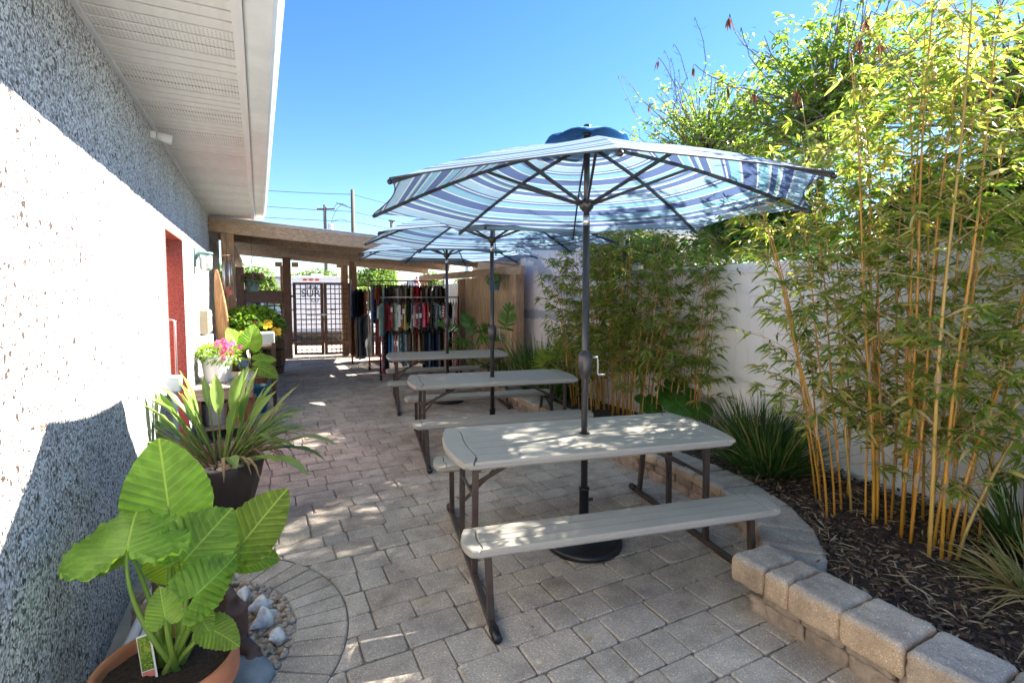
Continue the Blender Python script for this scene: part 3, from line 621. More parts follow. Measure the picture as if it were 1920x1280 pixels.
def make_table():
    root = thing('picnic_table', 'x', 'picnic table')
    tp = top_parts(root, 'tabletop', .86, .375, .055, .115, .74, .046, 6, 0)
    MB().lathe([(.036, .7405), (.036, .743), (.024, .743), (.024, .7405)], 20).build('umbrella_grommet', M['black'], tp, world=False)
    for s in (-1, 1):
        i0 = len(root.children)
        bo = top_parts(root, 'bench_seat', .885, .124, .03, .07, .435, .044, 3, 0); bo.location = (0, s*.60, 0)
    for s in (-1, 1):
        x = s*.775
        MB().bar((x, -.735, .022), (x, .735, .022), .034, .034).build('foot_rail', M['rail'], root, world=False, bevel=.004)
        for q in (-1, 1):
            MB().tube([(x, q*.70, .024), (x, q*.775, .024), (x, q*.785, .026)], [.026, .026, .018], 8).build('rubber_foot', M['black'], root, world=False, smooth=True)
            MB().bar((x, q*.64, .03), (x+s*.008, q*.60, .392), .034, .034, (1, 0, 0)).build('bench_leg', M['rail'], root, world=False, bevel=.004)
            MB().bar((x, q*.215, .03), (x-s*.01, q*.215, .70), .034, .034, (1, 0, 0)).build('table_leg', M['rail'], root, world=False, bevel=.004)
            MB().bar((x, q*.24, .685), (x, q*.34, .685), .03, .03).build('top_bracket', M['rail'], root, world=False)
        MB().tube([(x-s*.01, -.215, .46), (x-s*.01, .215, .46)], .011, 6).build('cross_bar', M['rail'], root, world=False)
        MB().bar((x-s*.02, 0, .46), (s*.30, 0, .69), .012, .026).build('brace', M['rail'], root, world=False)
        MB().bar((x-s*.012, .19, .30), (x-s*.17, 0.012, .545), .010, .02).build('strut', M['rail'], root, world=False)
    return root
T = [(1.87, 2.659, -.198, 'taupe resin picnic table nearest the camera with dappled sunlight on its top'), (2.27, 4.985, -.195, 'middle of the three taupe picnic tables in the row'), (2.56, 7.28, -.198, 'farthest taupe picnic table in front of the clothes racks')]
tb = make_table()
for i, (x, y, r, lab) in enumerate(T):
    o = tb if i == 0 else copy_tree(tb)
    o.location = (x, y, .002); o.rotation_euler = (0, 0, r); tag(o, lab, 'picnic table', 'picnic tables in a row')
# ------------------------------------------------------------------ umbrellas
def canopy_mat(name='striped_canopy'):
    m, nt, bs = newmat(name); uv = nd(nt, 'ShaderNodeUVMap'); s = nd(nt, 'ShaderNodeSeparateXYZ'); nt.links.new(uv.outputs[0], s.inputs[0])
    navy, aqua, wht, grn, pale = (.10, .155, .30), (.20, .40, .52), (.56, .63, .67), (.25, .47, .45), (.29, .44, .55)
    f = math_n(nt, 'FRACT', math_n(nt, 'MULTIPLY', s.outputs[1], 3.3))
    r = ramp(nt, [(0, aqua), (.13, wht), (.155, navy), (.33, wht), (.35, aqua), (.47, wht), (.495, navy), (.56, grn), (.59, wht), (.615, navy), (.72, wht), (.745, pale), (.90, navy), (.93, wht), (.955, navy)], 'CONSTANT'); nt.links.new(f, r.inputs[0])
    wv = noise(nt, coords(nt), 120, 2); wr = ramp(nt, [(.3, (.88,)*3), (.7, (1.06,)*3)]); nt.links.new(wv[0], wr.inputs[0]); c = mixc(nt, 1, r.outputs[0], wr.outputs[0], 'MULTIPLY')
    st = noise(nt, coords(nt), 2.0, 5); sr = ramp(nt, [(.35, (.9, .89, .87)), (.6, (1,)*3)]); nt.links.new(st[0], sr.inputs[0]); c = mixc(nt, 1, c, sr.outputs[0], 'MULTIPLY')
    nt.links.new(c, bs.inputs['Base Color']); bs.inputs['Roughness'].default_value = .85; bs.inputs['Specular IOR Level'].default_value = .2
    bump(nt, bs, noise(nt, coords(nt), 5, 3)[0], .25, .03)
    t = nd(nt, 'ShaderNodeBsdfTranslucent'); nt.links.new(c, t.inputs[0]); mx = nd(nt, 'ShaderNodeMixShader'); mx.inputs[0].default_value = .34
    nt.links.new(bs.outputs[0], mx.inputs[1]); nt.links.new(t.outputs[0], mx.inputs[2]); nt.links.new(mx.outputs[0], nt.nodes['Material Output'].inputs[0]); return m
M['canopy'] = canopy_mat(); M['valance'] = mat('blue_cap_fabric', (.06, .25, .56), .8, .15, 5, .1, 100)
M['hem'] = mat('canopy_hem', (.05, .055, .07), .7, .1, 10, .1, 100)
M['chromed'] = mat('dull_crank_metal', (.32, .33, .35), .4, .1, 10, .05, 60, metal=.7)
def make_umbrella():
    root = thing('patio_umbrella', 'x', 'umbrella'); R = 1.373; zr, za = 2.165, 2.60
    MB().tube([(0, 0, .30), (0, 0, 2.08)], .0225, 16).build('lower_pole', M['umbpole'], root, world=False, smooth=True)
    MB().tube([(0, 0, 2.08), (0, 0, 2.14)], .0225, 16).build('tilt_sleeve', M['silver'], root, world=False, smooth=True)
    MB().tube([(0, 0, 2.14), (0, 0, 2.64)], .019, 16).build('upper_pole', M['umbpole'], root, world=False, smooth=True)
    MB().lathe([(0, 2.63), (.022, 2.63), (.026, 2.645), (.024, 2.70), (.02, 2.706), (0, 2.706)], 14).build('finial', M['umbpole'], root, world=False, smooth=True)
    cb = MB(); cb.lathe([(.024, 1.10), (.036, 1.12), (.046, 1.16), (.048, 1.245), (.036, 1.275), (.024, 1.285)], 16).build('crank_housing', M['umbpole'], root, world=False, smooth=True)
    ck = root.children[-1]
    MB().tube([(.04, -.025, 1.24), (.066, -.035, 1.24), (.072, -.037, 1.225), (.072, -.037, 1.135), (.078, -.04, 1.125), (.115, -.055, 1.125)], .0065, 8).build('crank_handle', M['chromed'], ck, world=False, smooth=True)
    MB().lathe([(.024, 2.17), (.04, 2.185), (.05, 2.21), (.05, 2.235), (.03, 2.24)], 16).build('runner_hub', M['umbpole'], root, world=False, smooth=True)
    MB().lathe([(.02, 2.545), (.05, 2.555), (.05, 2.58), (.02, 2.59)], 16).build('top_hub', M['umbpole'], root, world=False, smooth=True)
    ph = -2.097
    cs = [Vector((R*math.cos(ph+k*PI/4), R*math.sin(ph+k*PI/4), zr)) for k in range(8)]; ap = Vector((0, 0, za))
    ribp = lambda c, t: ap.lerp(c, t)+Vector((0, 0, .05*math.sin(PI*t)**1.0*.9))     # ribs arch slightly
    nr, na = 14, 10
    for k in range(8):
        a, b = cs[k], cs[(k+1) % 8]; mb = MB(); vs = []; uvs = []
        for i in range(nr+1):
            t = i/nr; A = ribp(a, t); Bq = ribp(b, t)
            for j in range(na+1):
                q = j/na; p = A.lerp(Bq, q); sag = 4*q*(1-q); p.z -= .028*sag*t*(1.3-t)+(.0 if t < 1 else 0); c = Vector((-p.x, -p.y, 0)); p += c*(.055*sag*t**4); p.z += .035*sag*t**4
                vs.append(p); uvs.append((q, t*(1-.055*sag*t**3)*.93))
        mb.add(vs, [(i*(na+1)+j, i*(na+1)+j+1, (i+1)*(na+1)+j+1, (i+1)*(na+1)+j) for i in range(nr) for j in range(na)], uvs=uvs)
        go = mb.build('canopy_gore', M['canopy'], root, world=False, smooth=True)
        edge = [vs[nr*(na+1)+j]+Vector((0, 0, .004)) for j in range(na+1)]; MB().tube(edge, .0042, 5).build('hem', M['hem'], go, world=False, smooth=True)
        rb = MB(); rp = [ribp(a, t)+Vector((0, 0, -.014)) for t in np.linspace(.03, 1, 9)]
        for u in range(8): rb.bar(rp[u], rp[u+1], .012, .02)
        ro = rb.build('rib', M['umbpole'], root, world=False)
        MB().ball(ribp(a, 1.0)+Vector((0, 0, -.012)), .013, 8, 6).build('rib_tip', M['black'], ro, world=False, smooth=True)
        MB().bar(Vector((a.x*.03, a.y*.03, 2.215)), ribp(a, .46)+Vector((0, 0, -.02)), .014, .018).build('strut', M['umbpole'], ro, world=False)
    vc = MB(); n = 40; vs = []
    for i, (r, z) in enumerate(((.0, 2.655), (.10, 2.648), (.2, 2.625), (.27, 2.585))):
        for k in range(n):
            a = ph+2*PI*k/n; sc = abs(math.sin(4*(a-ph))); oc = math.cos(PI/8)/math.cos(((a-ph) % (PI/4))-PI/8)
            zz = z+(.03*sc if i == 3 else .012*sc if i == 2 else 0); vs.append((r*oc*math.cos(a), r*oc*math.sin(a), zz))
    vc.add(vs, [(i*n+k, i*n+(k+1) % n, (i+1)*n+(k+1) % n, (i+1)*n+k) for i in range(3) for k in range(n)])
    o = vc.build('vent_cap', M['valance'], root, world=False, smooth=True); sd = o.modifiers.new('s', 'SOLIDIFY'); sd.thickness = .003
    return root
um = make_umbrella()
ulab = ['nearest blue striped patio umbrella standing through the closest picnic table', 'blue striped patio umbrella through the middle picnic table', 'blue striped patio umbrella through the farthest picnic table']
for i, (x, y, r, lab) in enumerate(T):
    o = um if i == 0 else copy_tree(um)
    o.location = (x, y, -.0 if i == 0 else (.03 if i == 1 else .03)); o.rotation_euler = (0, 0, (0, .06, -.05)[i]); tag(o, ulab[i], 'umbrella', 'patio umbrellas over the tables')
for i, (x, y, r, lab) in enumerate(T):
    b = thing('umbrella_base', ['round black umbrella base under the nearest picnic table', 'round black umbrella base under the middle picnic table', 'round black umbrella base under the farthest picnic table'][i], 'umbrella base', (x, y, 0), 'umbrella bases')
    MB().lathe([(0, .003), (.245, .003), (.25, .012), (.25, .032), (.24, .04), (.235, .042), (.2, .055), (.06, .075), (.035, .08), (0, .08)], 40, (x, y, 0)).build('weight', M['black'], b, smooth=True)
    MB().lathe([(.033, .06), (.031, .37), (.034, .372), (.034, .385), (.0235, .386)], 18, (x, y, 0)).build('sleeve', M['black'], b, smooth=True)
    if i == 0: MB().tube([(x+.03, y-.01, .30), (x+.055, y-.02, .30)], .012, 8).build('clamp_knob', M['black'], b, smooth=True)
# ------------------------------------------------------------------ pergola
SK = -.2
def pg(a, b, z): return Vector((-.67+a, 9.2+SK*a+b, z))
def zroof(a): return 2.85-.092*a          # top of the front beam falls away from the building
PE = thing('pergola', 'weathered timber pergola with a sloping plank roof at the end of the alley', 'pergola', (1.7, 11, 0))
def beam(name, a, b, w, h, m): return MB().bar(a, b, w, h).build(name, m, PE, bevel=.006)
fb = beam('front_beam', pg(.0, 0, zroof(0)-.11), pg(4.9, 0, zroof(4.9)-.11), .14, .22, M['wood'])
MB().bar(pg(-.02, -.04, zroof(0)+.012), pg(4.95, -.04, zroof(4.95)+.012), .10, .018).build('drip_edge', M['tin'], PE)
for i in range(37):
    b = .12+i*.145; MB().bar(pg(0.02, b, zroof(0)-.0+.0), pg(4.9, b, zroof(4.9)-.0), .139, .028).build('roof_plank', M['roofplank'], PE)
MB().bar(pg(.02, 2.72, zroof(0)+.03), pg(4.9, 2.72, zroof(4.9)+.03), 5.5, .012).build('roof_sheet', M['tin'], PE)
for b in (1.8, 3.6, 5.35): beam('rafter', pg(0.02, b, zroof(0)-.10), pg(4.9, b, zroof(4.9)-.10), .05, .16, M['roofplank'])
beam('side_beam', pg(.26, .14, 2.42), pg(.26, 5.35, 2.42), .12, .17, M['woody'])
beam('side_beam', (4.02, 7.55, 2.06), (4.02, 13.6, 2.10), .09, .14, M['woody'])
def post(name, x, y, s, z1, m, z0=0): return MB().box((x, y, (z0+z1)/2), (s, s, z1-z0)).build(name, m, PE, bevel=.006)
post('post', -.425, 9.155+.12, .18, 2.62, M['woodz']); post('post', -.42, 14.55, .19, 2.35, M['darkwoodz'])
post('post', .66, 14.33, .19, 2.6, M['darkwoodz']); post('post', 2.07, 14.16, .17, 2.45, M['woodz']); post('post', 2.27, 14.02, .18, 2.6, M['darkwoodz'])
post('post', 4.02, 7.75, .16, 1.99, M['woodz']); post('post', 4.02, 10.45, .14, 1.99, M['woodz']); post('post', 4.05, 13.4, .16, 2.1, M['woodz']); post('post', .56, 14.5, .10, 2.4, M['woodz'])
for x, y in ((.47, 14.3), (.86, 14.28), (1.95, 14.1)): MB().box((x, y, 2.42), (.16, .14, .12)).build('bracket', M['wood'], PE, bevel=.01)
# lattice bay left of the gate
LT = thing('lattice_screen', 'dark stained lattice screen with wide top rail left of the gate', 'trellis', (.1, 14.45, 0))
def rl(x): return 14.6-.2*(x+.67)
MB().bar((-.33, rl(-.33), 1.60), (.565, rl(.565), 1.56), .12, .30).build('top_rail', M['darkwood'], LT); MB().bar((-.33, rl(-.33), 1.765), (.57, rl(.57), 1.725), .22, .03).build('shelf', M['darkwood'], LT)
for i in range(6): x = -.31+i*.165; MB().bar((x, rl(x), .30), (x, rl(x), 1.46), .028, .028, (1, 0, 0)).build('slat', M['darkwoodz'], LT)
for i in range(7): z = .36+i*.165; MB().bar((-.33, rl(-.33)-.02, z), (.565, rl(.565)-.02, z), .02, .028).build('slat', M['darkwood'], LT)
MB().bar((-.33, rl(-.33), .27), (.565, rl(.565), .27), .05, .06).build('bottom_rail', M['darkwood'], LT)
LR = thing('lattice_screen', 'dark lattice screen right of the gate behind the clothes racks', 'trellis', (3.2, 13.8, 0))
for i in range(11): x = 2.42+i*.155; MB().bar((x, rl(x), .2), (x, rl(x), 1.46), .028, .028, (1, 0, 0)).build('slat', M['darkwoodz'], LR)
for i in range(8): z = .3+i*.155; MB().bar((2.38, rl(2.38)-.02, z), (4.0, rl(4.0)-.02, z), .02, .028).build('slat', M['darkwood'], LR)
MB().bar((2.38, rl(2.38), 1.54), (4.0, rl(4.0), 1.54), .07, .16).build('top_rail', M['darkwood'], LR)
# double gate
def gate(x0, x1, lab, dy0=0, dy1=0):
    g = thing('lattice_gate', lab, 'gate', ((x0+x1)/2, rl((x0+x1)/2), 0), 'pair of lattice gates')
    A = Vector((x0, rl(x0)-.05+dy0, 0)); E_ = Vector((x1, rl(x1)-.05+dy1, 0)); P = lambda t, z: A.lerp(E_, t)+Vector((0, 0, z)); Wd = (E_-A).length; q = .055/Wd
    for t in (q/2, 1-q/2): MB().bar(P(t, .06), P(t, 1.96), .05, .075, (1, 0, 0)).build('stile', M['darkwoodz'], g)
    for z in (.09, .36, 1.93): MB().bar(P(q, z), P(1-q, z), .045, .06 if z != .36 else .11).build('rail', M['darkwood'], g)
    for i in range(1, 5): t = q+(1-2*q)*i/5; MB().bar(P(t, .1), P(t, 1.92), .018, .022, (1, 0, 0)).build('slat', M['darkwoodz'], g)
    for i in range(13): z = .2+i*.133; MB().bar(P(q, z)+Vector((0, -.019, 0)), P(1-q, z)+Vector((0, -.019, 0)), .016, .022).build('slat', M['darkwood'], g)
    return g
g1 = gate(.80, 1.50, 'left leaf of the dark lattice double gate', 0, -.10); g2 = gate(1.53, 2.18, 'right leaf of the dark lattice double gate', -.10, 0)
MB().bar((1.40, rl(1.45)-.20, 1.12), (1.62, rl(1.6)-.20, 1.12), .015, .03).build('latch', M['silver'], g1)
for z in (.45, 1.6): MB().box((.785, rl(.8)-.07, z), (.09, .03, .05)).build('hinge', M['black'], g1)
# plywood screen under the right-hand beam and white pickets behind
t = thing('plywood_panel', 'tan plywood sheet fixed under the right pergola beam', 'plywood panel', (4.0, 9.2, 0)); MB().box((4.06, 9.1, 1.02), (.02, 2.55, 1.95)).build('sheet', M['ply'], t); MB().box((4.04, 10.36, 1.0), (.06, .07, 1.95)).build('batten', M['greyboard'], t)
PF = thing('picket_fence', 'white picket boards behind the clothes racks', 'fence', (4.2, 11.8, 0))
for i in range(12): MB().box((4.12+.0*i, 10.65+i*.19, .95), (.025, .165, 1.9)).build('picket', M['white'], PF)
MB().box((4.17, 11.7, 1.35), (.03, 2.3, .09)).build('rail', M['white'], PF)
# hanging things
M['sage'] = mat('sage_plastic', (.30, .42, .36), .45, .06, 4, .03, 50)
M['teald'] = mat('teal_plastic', (.10, .22, .21), .4, .06, 4, .03, 50)
M['petalpink'] = leafmat('pink_petal', [(0, (.5, .06, .2)), (.6, (.6, .12, .3)), (1, (.75, .3, .45))], .6, .35, (1, .6, .8))
M['bedleaf'] = leafmat('bedding_leaf', [(0, (.10, .17, .02)), (.5, (.16, .26, .035)), (1, (.26, .32, .06))], .45, .4)
def puff(c, r, n, L, wd, flat=1.0, up=.4):
    """leaf cluster around centre c with radii r"""
    d = nrm(rng.normal(size=(n, 3))); rad = rng.uniform(.35, 1, (n, 1))**.6; P = np.array(c)+d*rad*np.array(r); D = d+np.array([0, 0, up])+rng.normal(size=(n, 3))*.5
    return blades(P, D, rng.uniform(.6, 1.2, n)*L, rng.uniform(.7, 1.2, n)*wd, .25, .2)
def flowers(root, pts, r, m, name='flower', petals=5):
    for p in pts:
        mb = MB(); ax = Vector((random.uniform(-.5, .5), -1, random.uniform(.1, .9))).normalized(); _, R_, U_ = frame(ax); p = Vector(p)
        for k in range(petals):
            a = 2*PI*k/petals; d = R_*math.cos(a)+U_*math.sin(a); s = ax.cross(d); q = d*r
            mb.add([p, p+q*.5+s*r*.42+ax*r*.15, p+q*1.0+s*r*.3+ax*r*.22, p+q*1.0-s*r*.3+ax*r*.22, p+q*.5-s*r*.42+ax*r*.15], [(0, 1, 2, 3, 4)])
        mb.ball(p+ax*r*.2, r*.14, 6, 4, mi=1)
        mb.build(name, [m, M['pollen']], root, smooth=False)
M['pollen'] = mat('flower_centre', (.55, .32, .04), .7, .1, 20, 0)
def hanging_pot(c, r, h, m, lab, ztop, leafn):
    t = thing('hanging_planter', lab, 'planter', c)
    x, y, z = c
    MB().lathe([(r*.68, 0), (r*.95, h*.86), (r*1.04, h*.86), (r*1.05, h), (r*.97, h), (r*.93, h*.88), (0, h*.88)], 24, c).build('pot', m, t, smooth=True)
    MB().lathe([(r*.66, .001), (0, .001)], 24, c).build('pot_bottom', m, t)
    for k in range(3):
        a = k*2.1+.5; MB().tube([(x+r*math.cos(a), y+r*math.sin(a), z+h), (x, y, z+h+.32)], .003, 4).build('hanger_wire', m, t)
    MB().tube([(x, y, z+h+.32), (x, y, z+h+.36), (x+.025, y, z+h+.40), (x, y, z+h+.44), (x-.02, y, z+h+.42)], .006, 6).build('hook', m, t, smooth=True)
    MB().tube([(x, y, z+h+.43), (x, y, ztop)], .004, 5).build('chain', M['black'], t)
    V, F = merge([puff((x, y, z+h+.03), (r*1.3, r*1.3, r*.55), leafn, .06, .022, up=.6), puff((x, y, z+h-.02), (r*1.25, r*1.25, r*.5), leafn//3, .06, .02, up=-.2)]); fast_mesh('foliage', V, F, M['bedleaf'], t)
    fp = [(x+random.uniform(-1.2, 1.2)*r, y-r*random.uniform(.2, 1.1), z+h+random.uniform(0, .8)*r) for _ in range(14)]; flowers(t, fp, .026, M['petalpink'])
    return t
hanging_pot((-.10, 10.0, 1.70), .135, .21, M['sage'], 'sage green hanging planter with pink flowers under the pergola roof', 2.68, 420)
hanging_pot((3.80, 8.25, 1.72), .125, .19, M['teald'], 'dark teal hanging planter with pink flowers before the plywood panel', 2.45, 320)
WC = thing('wind_chime', 'wind chime with metal tubes and a pink shell sail on the pergola post', 'wind chime', (-.44, 8.95, 1.6))
cx, cy = -.43, 8.96
MB().lathe([(0, .012), (.075, .012), (.08, 0), (0, 0)], 16, (cx, cy, 2.24)).build('top_disc', M['woodz'], WC, smooth=True)
for k in range(5):
    a = k*1.257+.3; L = (.36, .42, .48, .54, .45)[k]; x, y = cx+.06*math.cos(a), cy+.06*math.sin(a); MB().tube([(x, y, 2.16-L*.0), (x, y, 2.16-L)], .0125, 8).build('chime_tube', M['silver'], WC, smooth=True); MB().tube([(x, y, 2.24), (x, y, 2.16)], .002, 3).build('cord', M['black'], WC)
MB().tube([(cx, cy, 2.6), (cx, cy, 1.75)], .003, 4).build('cord', M['black'], WC)
M['coral'] = mat('pink_shell', (.62, .2, .17), .5, .2, 20, .2, 80)
MB().add([(cx-.075, cy, 1.65), (cx-.06, cy, 1.73), (cx, cy-.01, 1.77), (cx+.06, cy, 1.73), (cx+.075, cy, 1.65), (cx, cy-.02, 1.62), (cx, cy-.035, 1.69)], [(0, 1, 6), (1, 2, 6), (2, 3, 6), (3, 4, 6), (4, 5, 6), (5, 0, 6)]).build('wind_sail', M['coral'], WC)
# wooden surfboard against the wall
SB = MB(); L = 2.0; vs = []; n = 24
for i in range(n+1):
    t = i/n; w = .11*(math.sin(PI*min(.97, t*.93+.04))**.7); th = .030*math.sin(PI*min(.98, max(.02, t)))**.5
    c = Vector((-.42-.14*t, 8.66+.05*t, .02+t*L))
    for k in range(10):
        a = 2*PI*k/10; vs.append(c+Vector((.5, .87, 0))*(th*math.cos(a))+Vector((.87, -.5, 0))*(w*math.sin(a)))
SB.add(vs, [(i*10+k, i*10+(k+1) % 10, (i+1)*10+(k+1) % 10, (i+1)*10+k) for i in range(n) for k in range(10)]+[tuple(range(9, -1, -1)), tuple(n*10+k for k in range(10))])
M['board'] = woodmat('surfboard_wood', (.52, .30, .15), (.33, .16, .07), 2)
tag(SB.build('surfboard', M['board'], smooth=True), 'wooden surfboard leaning against the stucco wall beside the pergola post', 'surfboard')
# ------------------------------------------------------------------ clothes racks and garments
M['orange'] = mat('orange_steel', (.50, .13, .03), .45, .15, 8, .05, 60)
M['rackblk'] = mat('black_rack', (.02, .02, .022), .45, .15, 8, .05, 60)
M['chrome'] = mat('rack_chrome', (.5, .5, .52), .28, .1, 10, .03, 50, metal=.9)
M['bamboopole'] = mat('tan_pole', (.5, .4, .28), .5, .2, 8, .1, 50)
def caster(root, x, y, m):
    o = MB().tube([(x-.018, y, .048), (x+.018, y, .048)], .045, 14); o.build('wheel', M['black'], root); w = root.children[-1]
    MB().tube([(x-.021, y, .048), (x+.021, y, .048)], .016, 10).build('hub', M['chrome'], w); MB().bar((x, y, .05), (x, y, .13), .05, .03, (1, 0, 0)).build('caster_fork', m, root)
def rack(lab, A, E_, rails, ztop, mu, mb_, rails_m):
    A = Vector((*A, 0)); E_ = Vector((*E_, 0)); t = thing('clothes_rack', lab, 'clothes rack', ((A+E_)/2)); d = (E_-A).normalized(); nn = Vector((-d.y, d.x, 0))
    for p in (A, E_):
        MB().tube([p+Vector((0, 0, .14)), p+Vector((0, 0, ztop))], .016, 8).build('upright', mu, t, smooth=True)
        MB().bar(p-nn*.26+Vector((0, 0, .14)), p+nn*.26+Vector((0, 0, .14)), .04, .04).build('base_arm', mb_, t)
        for s in (-.25, .25): q = p+nn*s; caster(t, q.x, q.y, mb_)
    MB().bar(A+Vector((0, 0, .15)), E_+Vector((0, 0, .15)), .05, .045).build('base_bar', mb_, t)
    for z in rails: MB().tube([A+Vector((0, 0, z)), E_+Vector((0, 0, z))], .014, 8).build('rail', rails_m, t, smooth=True)
    return t
rack('black double-rail rolling clothes rack behind the farthest table', (2.09, 9.86), (3.60, 9.56), (1.59, 1.01), 1.62, M['rackblk'], M['rackblk'], M['chrome'])
rack('tall rolling clothes rack with orange base behind the black rack', (2.16, 11.34), (3.80, 11.01), (1.95,), 1.99, M['bamboopole'], M['orange'], M['rackblk'])
rack('far left rolling clothes rack with orange base beside the gate', (1.98, 12.52), (3.3, 12.3), (1.86,), 2.0, M['chrome'], M['orange'], M['rackblk'])
def cloth_mat(name, kind, a, b, c=None, s=30):
    m, nt, bs = newmat(name); v = coords(nt)
    if kind == 'plain': n = noise(nt, v, 8, 4); r = ramp(nt, [(.3, sc3(a, .75)), (.7, sc3(a, 1.15))]); nt.links.new(n[0], r.inputs[0]); col = r.outputs[0]
    elif kind == 'blotch': n = noise(nt, v, s, 3, .5, 1.2); r = ramp(nt, [(.44, a), (.5, b), (.58, c or a)], 'CONSTANT'); nt.links.new(n[0], r.inputs[0]); col = r.outputs[0]
    elif kind == 'dots': vo = nd(nt, 'ShaderNodeTexVoronoi', i_Scale=float(s)); nt.links.new(v, vo.inputs['Vector']); r = ramp(nt, [(0, b), (.3, a)], 'CONSTANT'); nt.links.new(vo.outputs['Distance'], r.inputs[0]); col = r.outputs[0]
    else: w = nd(nt, 'ShaderNodeTexWave', i_Scale=float(s)); w.bands_direction = 'DIAGONAL' if kind == 'diag' else 'Z'; nt.links.new(v, w.inputs['Vector']); r = ramp(nt, [(0, a), (.5, b)], 'CONSTANT'); nt.links.new(w.outputs['Fac'], r.inputs[0]); col = r.outputs[0]
    nt.links.new(col, bs.inputs['Base Color']); bs.inputs['Roughness'].default_value = .9; bs.inputs['Specular IOR Level'].default_value = .15; return m
CL = {}
def cm(n):
    if n in CL: return CL[n]
    P = dict(black=(.012, .012, .014), navy=(.02, .03, .07), charcoal=(.05, .052, .055), grey=(.2, .2, .21), tan=(.36, .27, .2), brown=(.12, .065, .04), olive=(.09, .09, .05), taupe=(.2, .16, .125), cream=(.6, .55, .46), white=(.68, .67, .65), coral=(.6, .12, .09), red=(.5, .03, .035), rust=(.35, .09, .05), pink=(.62, .14, .25), blush=(.6, .33, .29), lemon=(.6, .58, .2), sage=(.34, .4, .33), mint=(.32, .5, .44), blue=(.05, .14, .36), sky=(.22, .38, .52), slate=(.12, .15, .2), maroon=(.18, .02, .03))
    if n in P: m = cloth_mat('cloth_'+n, 'plain', P[n], None)
    elif n == 'red polka dot': m = cloth_mat('cloth_polka', 'dots', (.45, .06, .08), (.7, .5, .48), s=34)
    elif n == 'blue floral': m = cloth_mat('cloth_bluefloral', 'blotch', (.03, .12, .42), (.05, .2, .5), (.55, .3, .12), 14)
    elif n == 'red floral': m = cloth_mat('cloth_redfloral', 'blotch', (.5, .03, .06), (.7, .66, .62), (.06, .08, .2), 22)
    elif n == 'teal leaf print': m = cloth_mat('cloth_teal', 'blotch', (.03, .17, .22), (.6, .65, .62), (.02, .05, .09), 26)
    elif n == 'pale speckled': m = cloth_mat('cloth_speckled', 'blotch', (.5, .48, .42), (.28, .26, .22), (.6, .58, .52), 60)
    elif n == 'red and white striped': m = cloth_mat('cloth_stripe', 'diag', (.33, .02, .05), (.7, .69, .68), s=9)
    elif n == 'black and white patterned': m = cloth_mat('cloth_bw', 'blotch', (.02, .02, .02), (.5, .48, .45), (.03, .03, .03), 30)
    elif n == 'orange print': m = cloth_mat('cloth_orange', 'blotch', (.5, .12, .05), (.6, .35, .2), (.3, .06, .04), 20)
    CL[n] = m; return m
tagm = M['white']
ORD = ['first', 'second', 'third', 'fourth', 'fifth', 'sixth', 'seventh', 'eighth', 'ninth', 'tenth', 'eleventh', 'twelfth', 'thirteenth', 'fourteenth', 'fifteenth', 'sixteenth', 'seventeenth', 'eighteenth', 'nineteenth', 'twentieth', 'twenty-first', 'twenty-second', 'twenty-third', 'twenty-fourth', 'twenty-fifth', 'twenty-sixth', 'twenty-seventh', 'twenty-eighth', 'twenty-ninth', 'thirtieth']
